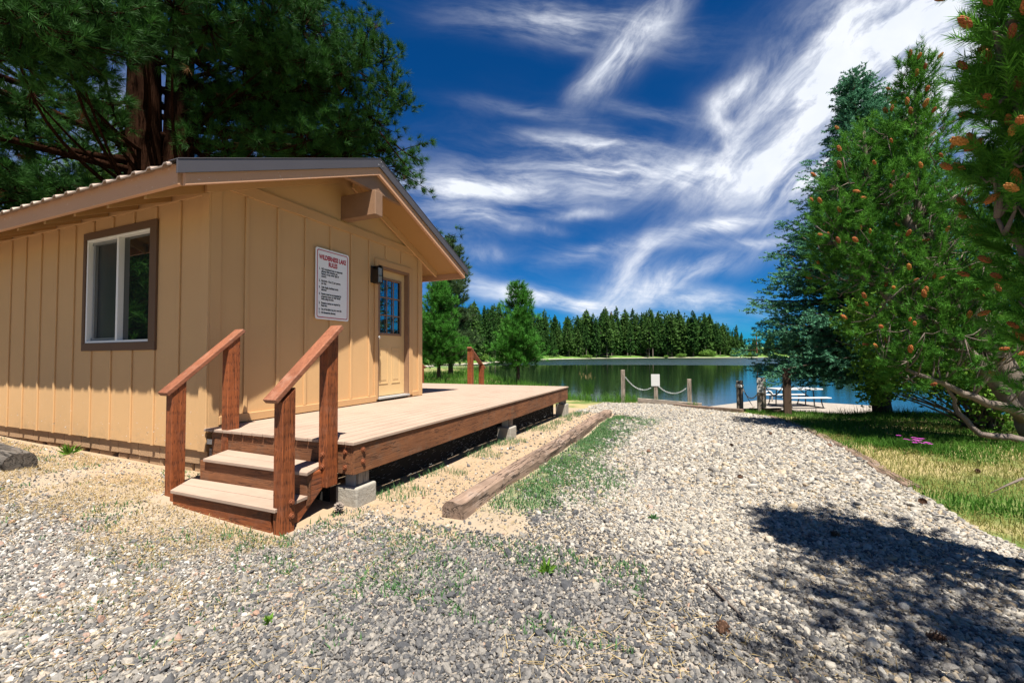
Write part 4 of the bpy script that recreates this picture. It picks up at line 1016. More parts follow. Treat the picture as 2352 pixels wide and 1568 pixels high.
pm, gm, sm, lm, grm = masks(x, y)
deckm = ((x < 1.8) & (y > -.02)) | ((x > .3) & (x < 1.84) & (y > -.66) & (y < 0.05))
tim = (np.abs(x-2.79) < .11) & (y > .1) & (y < 7)
pr = pm*(1-.75*grm*(rng.random(len(x)) < .8))
base = ~deckm & ~tim & (lm < .35)
# dark crushed stone dominates near the bottom, cream pebbles along the path
mixn = fbm(x, y, 1.1, 21)
whiteness = np.clip(smooth(y+.55*(x-4.2)+(mixn-.5)*1.8, -1.3, 1.1), .14, .93)
pw = base & (rng.random(len(x)) < np.clip(pr*1.1, 0, 1)*whiteness)
pg = base & ~pw & (rng.random(len(x)) < np.clip(np.maximum(gm*(.45+.85*smooth(mixn, .32, .55)), pr*.95)*(1-.0*sm), 0, 1))
pg &= ~((sm > .5) & (y > .1))
# thin scatter over the bare dirt
few = base & ~pw & ~pg & (rng.random(len(x)) < np.where((y > 0) & (x > 1.8), .05, .26))
def mk(sel, name, mat, ang, smean):
    xs, ys = x[sel], y[sel]; N = len(xs); r = np.hypot(xs-EYE[0], ys-EYE[1])
    s = smean*np.exp(rng.normal(0, .42, N))*np.where(r > 4.6, 1.55, 1.0)*np.where((xs < 2.1) & ang, .52+.48*smooth(-ys, .7, 1.6), 1.0)
    sc = np.stack([s*rng.uniform(.85, 1.35, N), s*rng.uniform(.7, 1.1, N), s*rng.uniform(.42, .75, N)], 1)
    z = ground_z(xs, ys)+sc[:, 2]*.35+rng.random(N)*.008
    tn = rng.random(N)
    if ang: tn = np.clip(tn+.20*(1-smooth(xs, 1.5, 2.8))*(rng.random(N) < .8)-.24*smooth(xs, 2.4, 3.6)*(rng.random(N) < .85), 0, 1)
    stones(name, np.stack([xs, ys, z], 1), sc, tn, mat, ang)
mk(pw, 'pale_gravel', 'stone_white', False, .0074)
mk(pg | few, 'grey_gravel', 'stone_grey', True, .0057)

# ------------------------------------------------------------------ grass and weeds (stuff)
def blades(name, x, y, h, wd, mat, tint, lean=.5, zoff=-.01):
    N = len(x); z = ground_z(x, y)+zoff; b = np.stack([x, y, z], 1)
    a = rng.uniform(0, 6.283, N); d = np.stack([np.cos(a), np.sin(a), np.zeros(N)], 1); s = np.stack([-np.sin(a), np.cos(a), np.zeros(N)], 1)
    a2 = rng.uniform(0, 6.283, N); s = np.stack([np.cos(a2), np.sin(a2), np.zeros(N)], 1)
    ln = (rng.random(N)*lean)[:, None]; h = np.asarray(h)[:, None]; up = np.array([0, 0, 1.0])
    m1 = b+up*h*.55+d*h*ln*.25; tp_ = b+up*h*(1-.3*ln)+d*h*ln
    wd = np.broadcast_to(wd, N)[:, None]
    Q = np.stack([b-s*wd/2, b+s*wd/2, m1+s*wd*.38, m1-s*wd*.38], 1); T = np.stack([m1-s*wd*.38, m1+s*wd*.38, tp_, tp_], 1)
    V = np.concatenate([Q, np.stack([m1-s*wd*.38, m1+s*wd*.38, tp_+s*wd*.05, tp_-s*wd*.05], 1)])
    o = tri_mesh(name, V, np.concatenate([tint, tint]), mat); return meta(o, kind='stuff')
# lawn right of the path
x, y = scatter(5.8, 13, -1.5, 12.5, 1500); _, _, _, lm, _ = masks(x, y); n = fbm(x, y, .9, 31)
k = (lm > .5) & (x > 5.6) & visible(x, y) & (y-np.interp(x, SX, SY) < .9); x, y, n = x[k], y[k], n[k]
lush = smooth(n+.18*smooth(y, 3.3, 5.5)-.08*smooth(3.0-y, 0, 2), .42, .60)
far_ = rng.random(len(x)) < np.where(y > 6, .6, 1)
x, y, n, lush = x[far_], y[far_], n[far_], lush[far_]
g_ = rng.random(len(x)) < lush
blades('lawn_grass', x[g_], y[g_], rng.uniform(.05, .13, g_.sum()), .008, 'grass_green', rng.random(g_.sum()), .9)
d_ = ~g_; blades('dry_grass', x[d_], y[d_], rng.uniform(.04, .12, d_.sum()), .006, 'grass_mixed', np.clip(rng.normal(.6, .25, d_.sum()), 0, 1), 1.6)
# weeds by the timber and along the deck
def patch(name, fn, area, dens_, hmin, hmax, mat, wd=.006, lean=.9, tm=.5):
    x, y = scatter(*area, dens_); k = fn(x, y); x, y = x[k], y[k]
    return blades(name, x, y, rng.uniform(hmin, hmax, len(x)), wd, mat, np.clip(rng.normal(tm, .25, len(x)), 0, 1), lean)
patch('timber_weeds', lambda x, y: (rng.random(len(x)) < masks(x, y)[4]*(.35+.9*smooth(fbm(x, y, 2.6, 41), .38, .58))) & (x > 2.91), (2.88, 4.3, .2, 7.6), 5200, .018, .065, 'weed_green', .010)
patch('deck_weeds', lambda x, y: (fbm(x, y, 2.2, 51) > .44+.10*np.abs(x-1.95)*4) & (rng.random(len(x)) < .55), (1.80, 2.30, .25, 7.4), 2300, .02, .10, 'weed_green', .007)
patch('yard_dry_grass', lambda x, y: visible(x, y) & (fbm(x, y, 2.0, 61) > .50) & ~((x > .2) & (y > -.62)) & (y > -1.9+.0*x) & (x < 2.3), (-4.5, 2.3, -1.9, -.05), 2800, .015, .06, 'grass_dry', .005, 2.4)
patch('yard_weeds', lambda x, y: visible(x, y) & (fbm(x, y, 3.2, 71) > .60) & ~((x > .2) & (x < 1.9) & (y > -.66)) & (rng.random(len(x)) < .6), (-4.5, 3.6, -1.9, .0), 1500, .016, .055, 'weed_green', .010)
patch('front_weeds', lambda x, y: (fbm(x, y, 3.0, 81) > .53) & ~((x < 1.84) & (y > -.66)) & ((np.abs(y+.55) < .45)), (1.2, 4.3, -1.05, .35), 2000, .02, .065, 'weed_green', .010)
patch('shore_grass', lambda x, y: (y-np.interp(x, SX, SY) > -1.0) & (y-np.interp(x, SX, SY) < .9) & (fbm(x, y, 1.6, 91) > .36), (-2.5, 2.9, 9.8, 16.5), 420, .10, .42, 'grass_green', .010, .8, .75)
patch('point_grass', lambda x, y: (y-np.interp(x, SX, SY) < 1.3) & (y > 8.5) & (rng.random(len(x)) < .8), (-16, -.5, 8.5, 36), 75, .15, .55, 'grass_green', .02, .8, .7)
patch('bank_grass', lambda x, y: (np.abs(y-np.interp(x, SX, SY)) < 1.0) & (fbm(x, y, 1.6, 95) > .5) & ((x < 4.7) | (x > 7.3)), (2.4, 11.5, 9.4, 12.6), 260, .06, .30, 'grass_green', .009, .8, .6)
# dry needles and straw lying on the stones
x, y = scatter(-4.5, 6.6, -2.2, 3.5, 420); k = visible(x, y) & ~((x > .2) & (x < 2.0) & (y > -.7)) & ~((x < 2) & (y > 0)) & (fbm(x, y, 1.1, 77) > .40); x, y = x[k], y[k]; n = len(x)
a = rng.uniform(0, 6.283, n); L = rng.uniform(.025, .085, n); z = ground_z(x, y)+rng.uniform(.008, .020, n); d = np.stack([np.cos(a)*L, np.sin(a)*L, rng.normal(0, .006, n)], 1); b = np.stack([x, y, z], 1); s_ = np.stack([-np.sin(a), np.cos(a), np.zeros(n)], 1)*.0016
meta(tri_mesh('needle_litter', np.stack([b-s_, b+s_, b+d+s_*.6, b+d-s_*.6], 1), rng.random(n), 'grass_dry'), kind='stuff')
def plant(name, x, y, h, n, label, mat='weed_green', leafw=.02, cat='plant'):
    B = np.tile([x, y, gz(x, y)], (n, 1)); a = rng.uniform(0, 6.28, n); el = rng.uniform(.35, 1.45, n)
    d = np.stack([np.cos(a)*np.cos(el), np.sin(a)*np.cos(el), np.sin(el)], 1); L = h*rng.uniform(.5, 1.1, n)[:, None]
    s = perp(d)*leafw/2; m_ = B+d*L*.55; V = np.stack([B+d*L*.12, m_+s, B+d*L, m_-s], 1)
    return meta(tri_mesh(name, V, rng.random(n), mat, None, (x, y, gz(x, y))), label, cat)
for px, py, h, n, lab, mat in ((1255, 1302, .09, 34, 'small bright green weed alone in the grey gravel below the deck', 'leaves_shrub'), (160, 1000+60, .17, 40, 'leafy weed growing between the old logs and the cabin skirt', 'leaves_shrub'),
     (308, 1045, .16, 40, 'small green weed sprouting against the cabin skirt', 'leaves_shrub'), (615, 1412, .05, 22, 'tiny bright green weed in the gravel at the bottom of the yard', 'leaves_shrub'),
     (1500, 1178, .06, 30, 'low grey green weed tuft near the timber end', 'weed_green')):
    q = atz(px, py, .04); plant('weed', q[0], q[1], h, n, lab, mat)
# seeding tall grass by the deck corner
q = atz(1350, 905, -.25); n = 46
tg = thing('tall_grass', (q[0], q[1], q[2]), 'tall seeding grass clump on the bank beyond the deck corner', 'grass clump')
B = np.tile([q[0], q[1], q[2]], (n, 1))+rng.normal(0, .12, (n, 3))*[1, 1, 0]; V1, t1 = needles(B, np.tile([0, 0, 1.0], (n, 1))+rng.normal(0, .1, (n, 3)), 4, .62, .35, .008)
tri_mesh('blades', V1, t1*.7, 'grass_green', tg)
hb = B+[0, 0, .62]+rng.normal(0, .08, (n, 3)); V2, t2 = needles(hb[:26], np.tile([.1, 0, 1.0], (26, 1)), 10, .06, .5, .007, .12)
tri_mesh('seed_heads', V2, t2, 'grass_dry', tg)
# magenta flowers
q = atz(2100, 1030, .0); fx, fy = q[0], q[1]; fz = gz(fx, fy)
fl_ = thing('flower_clump', (fx, fy, fz), 'clump of magenta daisy-like flowers in the grass right of the path', 'flowers')
n = 260; B = np.stack([fx+rng.normal(0, .15, n), fy+rng.normal(0, .15, n), np.full(n, fz)], 1); V1, t1 = needles(B, np.tile([0, 0, 1.0], (n, 1)), 6, .12, 1.1, .014)
tri_mesh('foliage', V1, t1*.5, 'grass_green', fl_)
for k in range(17):
    c_ = np.array((fx+rng.normal(0, .085), fy+rng.normal(0, .11)-.05, fz+rng.uniform(.11, .18))); mb = MB()
    for j in range(12):
        a = 6.283*j/12; u_ = np.array((math.cos(a), math.sin(a), .15)); s_ = np.array((-math.sin(a), math.cos(a), 0))
        mb.add([c_+u_*.006, c_+u_*.02+s_*.006, c_+u_*.034, c_+u_*.02-s_*.006], [(0, 1, 2, 3)])
    mb.build('flower', 'flower_pink', fl_)
# fallen cones and sticks
def cone_mesh(c, r, mb):
    for k in range(46):
        t_ = k/46; a = k*2.4; rr = r*(.35+.75*math.sin(math.pi*min(t_*1.05+.08, 1))); z = (t_-.5)*2.3*r
        d = np.array((math.cos(a), math.sin(a), .35)); s_ = np.array((-math.sin(a), math.cos(a), 0)); p0 = np.array((0, 0, z))
        mb.add([p0+s_*r*.14, p0+d*rr+s_*r*.22, p0+d*rr*1.08+np.array((0, 0, .1*r)), p0+d*rr-s_*r*.22, p0-s_*r*.14], [(0, 1, 2, 3, 4)])
    mb.ball((0, 0, 0), (r*.45, r*.45, r*1.0), 8, 6)
mb = MB(); cone_mesh(None, .028, mb); cone0 = mb.build('pine_cone', 'cone_brown')
CL = [(1770, 988, 'dark pine cone on the white gravel just below the far shadow'), (1680, 1020, 'pine cone in the middle of the white gravel path'), (1905, 1020, 'pine cone near the path edging below the dark post'), (2120, 1155, 'pine cone on the gravel beside the lower path edging'),
      (1700, 1095, 'pine cone lying just above the tip of the tree shadow'), (2245, 1082, 'pine cone half sunk in the dry grass right of the path'), (1490, 1035, 'small pine cone at the edge of the green weeds'), (1275, 1018, 'pine cone on the sand between deck and timber'),
      (1920, 1228, 'pine cone inside the tree shadow on the gravel'), (1660, 1462, 'pine cone in the grey gravel at the bottom'), (2150, 1470, 'pine cone in the deep shade at lower right'), (2080, 1100, 'pine cone tucked against the curved edging')]
for i, (px, py, lab) in enumerate(CL):
    c = cone0 if i == 0 else cone0.copy()
    if i: COL.objects.link(c)
    q = atz(px, py, .0); c.location = (q[0], q[1], gz(q[0], q[1])+.026); c.rotation_euler = (random.uniform(1.2, 1.9), random.uniform(-.3, .3), random.uniform(0, 6.28)); s_ = random.uniform(.8, 1.15); c.scale = (s_, s_, s_)
    meta(c, lab, 'pine cone', 'pine cones fallen on the ground')
c = cone0.copy(); c.data = cone0.data.copy(); c.data.materials[0] = MAT['cone_silver']; COL.objects.link(c); q = atz(870, 1280, .05); c.location = (1.88, -.12, gz(1.9, -.1)+.05); c.scale = (1.3, 1.3, 1.5); c.rotation_euler = (.5, .4, 0); meta(c, 'silvery grey pine cone under the right side of the entry steps', 'pine cone', 'pine cones fallen on the ground')
def stick(pts, r, label):
    o = MB().tube(pts, [r*(1-.7*i/(len(pts)-1)) for i in range(len(pts))], 6).build('stick', 'bark_grey', None, loc=pts[0], smooth=True); meta(o, label, 'stick')
q0, q1, q2 = atz(1625, 1340, .02), atz(1690, 1400, .02), atz(1745, 1465, .02)
stick([q0, q1, q2], .008, 'thin grey stick lying on the gravel in front')
q0, q1, q2 = at(2350, 1098, 5.2), at(2310, 1115, 5.1), at(2275, 1132, 5.0)
stick([q0, q1, q2], .010, 'dark bare twig reaching over the dry grass at the right')

# ------------------------------------------------------------------ trees
def limb_set(trunk, specs):
    mb = MB()
    for pts, rad, n in trunk: mb.tube(pts, rad, n)
    for pts, rad in specs: mb.tube(pts, rad, 6)
    return mb
def tapered(n, r0, r1): return [r0+(r1-r0)*i/(n-1) for i in range(n)]

# --- big ponderosa pine behind the cabin
def big_pine():
    bx, by = -9.4, 4.5; bz = gz(bx, by)
    T = thing('ponderosa_pine', (bx, by, bz), 'huge dark ponderosa pine with a double trunk towering behind the cabin', 'pine tree')
    side = np.array((.47, .88, 0)); tr = []; mains = []
    for s_, H, r0 in ((-.38, 25, .56), (.40, 23, .52)):
        pts = [np.array((bx, by, bz))+side*s_*(.92+.012*z)+np.array((.05*math.sin(z*.5+s_), .05*math.cos(z*.4), z)) for z in np.linspace(-.2, H, 14)]
        tr.append((pts, tapered(14, r0, .06), 12)); mains.append(pts)
    limbs = []; B = []; D = []; TI = []
    for i in range(100):
        z = 5.4+18.5*(i/100)**1.2; main = mains[i % 2]; o_ = main[min(int((z+.2)/25*13), 12)].copy(); o_[2] = bz+z
        az = rng.uniform(0, 6.283); L = 7.2*(1-((z-5)/21))**.75*rng.uniform(.72, 1.06)+.4
        if z < 7.2 and rng.random() < .35: L *= .6
        toc = math.atan2(EYE[1]-by, EYE[0]-bx); da = abs((az-toc+math.pi) % (2*math.pi)-math.pi)
        if z < 11.5 and da < .75: az = toc+(1 if rng.random() < .5 else -1)*rng.uniform(.8, 1.7)
        d = np.array((math.cos(az), math.sin(az), 0))
        tip = o_+d*L+np.array((0, 0, L*rng.uniform(-.05, .30)-(.5 if z < 8 else 0)))
        pts = curve(o_, tip, rng.uniform(-.14, .06), 7, .08); limbs.append((pts, tapered(8, .035+.010*L, .014)))
        ns = int(3+L*3.5)
        for k in range(ns):
            t_ = rng.uniform(.28, 1.0)**.7; q = pts[min(int(t_*7), 6)]+(pts[min(int(t_*7)+1, 7)]-pts[min(int(t_*7), 6)])*((t_*7) % 1)
            sd = rng.choice([-1, 1])*rng.uniform(.3, 1.2); dd = d*math.cos(sd)+np.array((-d[1], d[0], 0))*math.sin(sd)
            l2 = rng.uniform(.5, 1.0+.16*L); e_ = q+dd*l2+np.array((0, 0, rng.uniform(-.25, .35)*l2))
            p2 = curve(q, e_, .08, 4, .08); limbs.append((p2, tapered(5, .022, .008)))
            for j in range(int(5+l2*6)):
                u_ = rng.uniform(.3, 1); qq = p2[0]+(p2[-1]-p2[0])*u_+rng.normal(0, .16, 3); dd2 = dd*.5+rng.normal(0, .5, 3)+np.array((0, 0, .35))
                B.append(qq); D.append(dd2); TI.append(np.clip(rng.normal(.42, .22), 0, 1))
    # heavier foliage masses of the crown, each carried by its own limb
    for (px, py, ds, rp) in ((900,215,14.2,55),(880,140,14,52),(845,80,14,55),(862,275,14,58),(800,200,13.6,72),(760,110,13.5,72),(785,300,13.5,58),(700,180,13.2,72),(690,60,13,72),(640,130,13,60),(620,40,12.6,62),(550,60,12.6,62),(700,310,13.2,40),
        (600,325,13.2,38),(520,340,13.6,36),(480,60,12.2,60),(400,20,12,62),(300,12,12,55),(220,30,11.6,72),(140,80,11.6,82),(60,40,11.2,76),(40,120,11.6,52),(175,150,12.2,46),(70,215,13,26),(800,350,13.8,34),(880,345,14,30),(560,150,13.6,46),(470,150,14,38),(620,230,13.8,44),(470,230,14.6,44),(540,250,14.6,46),(445,320,14.6,34),(232,290,14,44),(205,225,13.6,46),(335,95,12.2,44),(590,290,14.2,40)):
        c_ = at(px, py, ds); rr = rp/FPX*np.linalg.norm(c_-EYE); main = mains[1 if px > 340 else 0]
        hz = max(5.2, c_[2]-bz-rng.uniform(-.6, 2.2)-.10*np.linalg.norm((c_-[bx, by, 0])[:2])); o_ = main[min(int((hz+.2)/25*13), 12)].copy(); o_[2] = bz+hz
        pts = curve(o_, c_, -.10, 8, .07); limbs.append((pts, tapered(9, .058, .014)))
        n = int(95*(rp/60)**2); g_ = unit(rng.normal(size=(n, 3)))*(rng.random(n)**.5)[:, None]; P_ = c_+g_*rr*[1, 1, .8]
        for p_ in P_:
            if rng.random() < .35: limbs.append(([c_+(p_-c_)*.15, (c_+p_)/2-[0, 0, .08], p_], [.016, .011, .006]))
            B.append(p_); D.append((p_-c_)/rr*.6+rng.normal(0, .35, 3)+[0, 0, .4]); TI.append(np.clip(rng.normal(.42, .2), 0, 1))
    # hanging end of the lowest limb on the lake side, above the gable
    for (pa, pb, dist) in (((905, 330), (972, 372), 14.0), ((870, 300), (955, 408), 13.8), ((890, 250), (940, 235), 14.2)):
        a_, b_ = at(*pa, dist), at(*pb, dist); p2 = curve(a_, b_, -.1, 5, .03); limbs.append((p2, tapered(6, .03, .012)))
        for j in range(12):
            u_ = .35+.65*j/11; B.append(a_+(b_-a_)*u_+rng.normal(0, .10, 3)); D.append((b_-a_)*.3/np.linalg.norm(b_-a_)+rng.normal(0, .4, 3)+[0, 0, .3]); TI.append(.6)
    B = np.array(B); D = np.array(D)
    limb_set(tr, limbs).build('trunk', 'bark_red', T, smooth=True)
    V, tt = needles(B, D, 46, .235, 1.25, .013, .10, TI, .15)
    tri_mesh('crown', V, tt, 'needles_ponderosa', T)
    # dead, brown needle sprays under the canopy
    k = rng.choice(len(B), 90, False); V, tt = needles(B[k]-[0, 0, .25], D[k], 30, .2, 1.3, .012, .1)
    tri_mesh('dead_needles', V, tt, 'brown_needles', T)
big_pine()

# --- generic pine of whorled tufts
def whorl_pine(name, x, y, H, rad, z0, mat, bark, label, nwh=16, tuft=28, nlen=.16, wd=.012, group=None, prof=.8, lean=(0, 0), cat='pine tree', per=7, dens_=1.0, bz=None, up=.5):
    bz = gz(x, y) if bz is None else bz
    T = thing(name, (x, y, bz), label, cat, group); B = []; D = []; TI = []; limbs = []
    trk = [np.array((x+lean[0]*t_, y+lean[1]*t_, bz-.2+(H+.2)*t_)) for t_ in np.linspace(0, 1, 9)]
    for i in range(nwh):
        f_ = (i+.3)/nwh; z = z0+(H-z0)*f_; Rr = rad*((1-f_)**prof)+.10
        if f_ < .12: Rr *= .75
        for k in range(per+int(2*rng.random())):
            az = rng.uniform(0, 6.283); L = Rr*rng.uniform(.55, 1.10)*(1+.14*math.sin(2*az+i*.7)); d = np.array((math.cos(az), math.sin(az), 0))
            o_ = np.array((x+lean[0]*z/H, y+lean[1]*z/H, bz+z+rng.normal(0, .12*H/nwh))); e_ = o_+d*L+np.array((0, 0, L*(.12+.55*f_)+rng.normal(0, .06)))
            p2 = curve(o_, e_, -.12, 4, .05); limbs.append((p2, tapered(5, .012+.010*L, .005)))
            for j in range(max(2, int(L*dens_*7))):
                u_ = rng.uniform(.25, 1.02); q = o_+(e_-o_)*u_+rng.normal(0, .09+.05*L, 3)*[1, 1, .7]
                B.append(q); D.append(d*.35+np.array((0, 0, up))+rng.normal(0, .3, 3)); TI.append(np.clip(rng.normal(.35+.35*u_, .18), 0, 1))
    B.append(trk[-1]); D.append(np.array((0, 0, 1.0))); TI.append(.8)
    limb_set([(trk, tapered(9, .018*H+.02, .012), 8)], limbs).build('trunk', bark, T, smooth=True)
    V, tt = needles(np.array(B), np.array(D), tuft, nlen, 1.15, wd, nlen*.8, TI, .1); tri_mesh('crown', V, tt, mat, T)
    return T
q = atz(1190, 884, -.25); whorl_pine('young_pine', q[0], q[1], 5.15, 1.28, .95, 'needles_young', 'bark_dark', 'young bushy pine standing alone against the lake right of the deck rail', 18, 34, .22, .016, 'young pines on the point', .62, per=10, dens_=1.6)
q = atz(1008, 878, -.25); whorl_pine('young_pine', q[0], q[1], 5.7, 1.75, 1.0, 'needles_young', 'bark_dark', 'young green pine just past the cabin corner behind the deck', 18, 34, .22, .017, 'young pines on the point', .6, per=11, dens_=1.4)
d_ = at(1035, 870, 31); whorl_pine('tall_pine', d_[0], d_[1], 10.9, 2.0, 2.2, 'needles_darktree', 'bark_dark', 'tall dark narrow conifer rising above the young pine by the cabin roof end', 26, 30, .25, .026, None, .5, per=10, dens_=1.5, bz=-1.4)
d_ = at(60, 700, 22); whorl_pine('backdrop_pine', d_[0], d_[1], 14.2, 4.6, 2.0, 'needles_sunlit', 'bark_red', 'sunlit green pine behind the left end of the cabin roof', 22, 30, .24, .018, None, .55, per=8, bz=0.2)
d_ = at(235, 700, 27); whorl_pine('backdrop_pine', d_[0], d_[1], 13.2, 4.2, 2.0, 'needles_sunlit', 'bark_red', 'pale green pine seen between the double trunk and the roof', 22, 28, .24, .018, None, .6, per=8, bz=0.1)
d_ = at(600, 700, 32); whorl_pine('backdrop_pine', d_[0], d_[1], 10.8, 4.0, 2.0, 'needles_sunlit', 'bark_red', 'pine peeping over the roof ridge right of the double trunk', 20, 26, .24, .02, None, .6, per=8, bz=0.0)
# trees behind the camera, seen only in the window glass
for (x, y, H, lab) in ((-13.5, -4.4, 11, 'pine reflected at the left of the cabin window'), (-15, -8.0, 13, 'pine reflected in the middle of the cabin window'), (-20, -6.5, 14, 'tallest pine reflected in the cabin window')):
    whorl_pine('reflected_pine', x, y, H, 4.0, .1, 'needles_young', 'bark_dark', lab, 18, 26, .3, .045, 'pines mirrored in the window', .5, per=10, dens_=1.3, bz=0)

# --- blue spruce
def spruce():
    x, y = 8.85, 10.5; bz = gz(x, y)-.05; H = 8.5
    T = thing('blue_spruce', (x, y, bz), 'blue green spruce with ragged tiered branches beside the dock', 'spruce'); B = []; D = []; TI = []; limbs = []; LN = []
    trk = [np.array((x-.05*z, y-.03*z+.05*math.sin(z), bz+z)) for z in np.linspace(-.2, H, 12)]
    tr2 = [np.array((x+.42, y+.30, bz+z)) for z in np.linspace(4.5, 8.3, 6)]
    for i in range(500):
        f_ = (i+.5)/500; z = 1.30+(H-1.35)*f_; az = i*2.39996+rng.normal(0, .3); d = np.array((math.cos(az), math.sin(az), 0))
        Rr = 3.2*(1-f_)**(1.0+.35*f_)*(1.0 if f_ > .10 else .66+3.4*f_)+.14; L = Rr*rng.uniform(.6, 1.12)
        c0 = trk[min(int((z+.2)/(H+.2)*11), 11)]; o_ = np.array((c0[0], c0[1], bz+z))
        if f_ > .62 and i % 3 == 0: o_ = np.array((tr2[0][0], tr2[0][1], bz+z*.95))
        e_ = o_+d*L+np.array((0, 0, L*(-.24+1.25*f_**1.3)))
        p2 = curve(o_, e_, -.10, 6, .03); limbs.append((p2, tapered(7, .012+.011*L, .006)))
        for j in range(int(8+L*27)):
            u_ = rng.uniform(.22, 1.0); k = min(int(u_*6), 5); q = p2[k]+(p2[k+1]-p2[k])*(u_*6-k)
            sd = rng.choice([-1, 1])*rng.uniform(.45, 1.1)*(1 if u_ < .93 else .2); dd = d*math.cos(sd)+np.array((-d[1], d[0], 0))*math.sin(sd)
            l2 = rng.uniform(.10, .30)*(1.35-u_*.7)*(1+.25*L); st_ = q+dd*l2*rng.uniform(0, .9)+rng.normal(0, 1, 3)*[.05, .05, .07]-np.array((0, 0, rng.uniform(0, .26)*(1-f_)))
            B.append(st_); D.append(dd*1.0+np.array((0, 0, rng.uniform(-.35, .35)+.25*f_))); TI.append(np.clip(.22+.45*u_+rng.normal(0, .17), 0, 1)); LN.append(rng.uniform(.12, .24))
    for trunk_, zt in ((trk, 0), (tr2, 0)):
        for z in np.linspace(.72, 1, 34):
            k = min(int(z*(len(trunk_)-1)), len(trunk_)-2); q = trunk_[k]+(trunk_[k+1]-trunk_[k])*(z*(len(trunk_)-1)-k)
            B.append(q+rng.normal(0, .05, 3)); D.append(np.array((0, 0, 1.0))+rng.normal(0, .45, 3)); TI.append(.6); LN.append(.2)
    limb_set([(trk, tapered(12, .20, .02), 10), (tr2, tapered(6, .05, .015), 6)], limbs).build('trunk', 'bark_dark', T, smooth=True)
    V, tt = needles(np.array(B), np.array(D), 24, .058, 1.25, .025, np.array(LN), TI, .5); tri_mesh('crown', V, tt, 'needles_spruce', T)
spruce()

# --- pollen cone cluster mesh shared by the coned pines
mb = MB()
for k in range(34):
    t_ = k/34; a = k*2.39996; rr = .60*math.sin(math.pi*(.10+.82*t_))**.8; z = -1+2*t_
    mb.ball((rr*math.cos(a), rr*math.sin(a), z), (.27, .27, .34), 6, 4)
cm = bpy.data.meshes.new('cone_cluster'); cm.from_pydata(mb.v, [], mb.f); cm.polygons.foreach_set('use_smooth', [True]*len(mb.f)); cm.materials.append(MAT['cone_orange']); cm.update()
def add_cones(T, pts, dirs, size):
    org = Vector(ORG[T.name])
    for p_, d_ in zip(pts, dirs):
        c = bpy.data.objects.new('cone', cm); COL.objects.link(c); c.parent = T; c.location = Vector(p_)-org
        c.rotation_euler = Vector(d_).to_track_quat('Z', 'Y').to_euler(); s_ = size*random.uniform(.7, 1.25); c.scale = (s_*.85, s_*.85, s_*1.15)
def coned_pine(name, base, label, stems, blobs, nshoot, nneed, nlen, wd, shoot, ncone, csize, mat='needles_coned', stemrad=.12, cone_area=None):
    T = thing(name, base, label, 'pine tree'); limbs = []; SP = []
    tr = []
    for pts, r0, r1 in stems:
        P = []
        for a_, b_ in zip(pts[:-1], pts[1:]):
            for k in range(4): P.append(a_+(b_-a_)*k/4+rng.normal(0, .015, 3))
        P.append(pts[-1]); tr.append((P, tapered(len(P), r0, r1), 8)); SP += P
    SP = np.array(SP); B = []; D = []; TI = []
    wsum = sum(b[3] for b in blobs)
    for c_, rx, rz, wt in blobs:
        n = int(nshoot*wt/wsum); g_ = rng.normal(0, 1, (n, 3)); g_ = unit(g_)*(rng.random(n)**.45)[:, None]
        pts = np.array(c_)+g_*[rx, rx, rz]
        nb = max(3, n//9); hubs = pts[rng.choice(n, nb, False)]*.75+np.array(c_)*.25
        for h_ in hubs:
            k = np.argmin(np.sum((SP-h_-[0, 0, -.35*rx])**2, 1)); p2 = curve(SP[k], h_, -.12, 5, .06); limbs.append((p2, tapered(6, .013, .005)))
        for p_ in pts:
            k = np.argmin(np.sum((hubs-p_)**2, 1)); h_ = hubs[k]; v_ = p_-h_; out = unit(p_-np.array(c_)+1e-6)
            dd = unit(v_*.8/(np.linalg.norm(v_)+.1)+out*.5+np.array((0, 0, .75))+rng.normal(0, .22, 3))
            if rng.random() < .28: limbs.append(([h_, (h_+p_)/2-[0, 0, .03], p_], [.008, .006, .004]))
            B.append(p_); D.append(dd); TI.append(np.clip(.22+.42*np.linalg.norm(g_[0])+rng.normal(0, .2), 0, 1))
    B = np.array(B); D = np.array(D)
    limb_set(tr, limbs).build('trunk', 'bark_grey', T, smooth=True)
    L = rng.uniform(.6, 1.25, len(B))*shoot
    V, tt = needles(B, D, nneed, nlen, 1.05, wd, L, TI, .45); tri_mesh('crown', V, tt, mat, T)
    if ncone:
        sel = np.arange(len(B)) if cone_area is None else np.array([i for i in range(len(B)) if cone_area(B[i])])
        # the shoots nearest the viewer in each small patch of the crown
        v_ = B[sel]-EYE; dist_ = np.linalg.norm(v_, axis=1); ax_ = np.floor(np.arctan2(v_@np.array(RH), v_@np.array(FH))/.014); ez_ = np.floor(np.arcsin(v_[:, 2]/dist_)/.014)
        best = {}
        for i_, key in enumerate(zip(ax_, ez_)):
            if key not in best or dist_[i_] < dist_[best[key]]: best[key] = i_
        k = sel[np.array(sorted(best.values()))]; k = rng.choice(k, min(ncone, len(k)), False)
        add_cones(T, B[k]+D[k]*L[k][:, None]*1.0, D[k], csize)
    return T
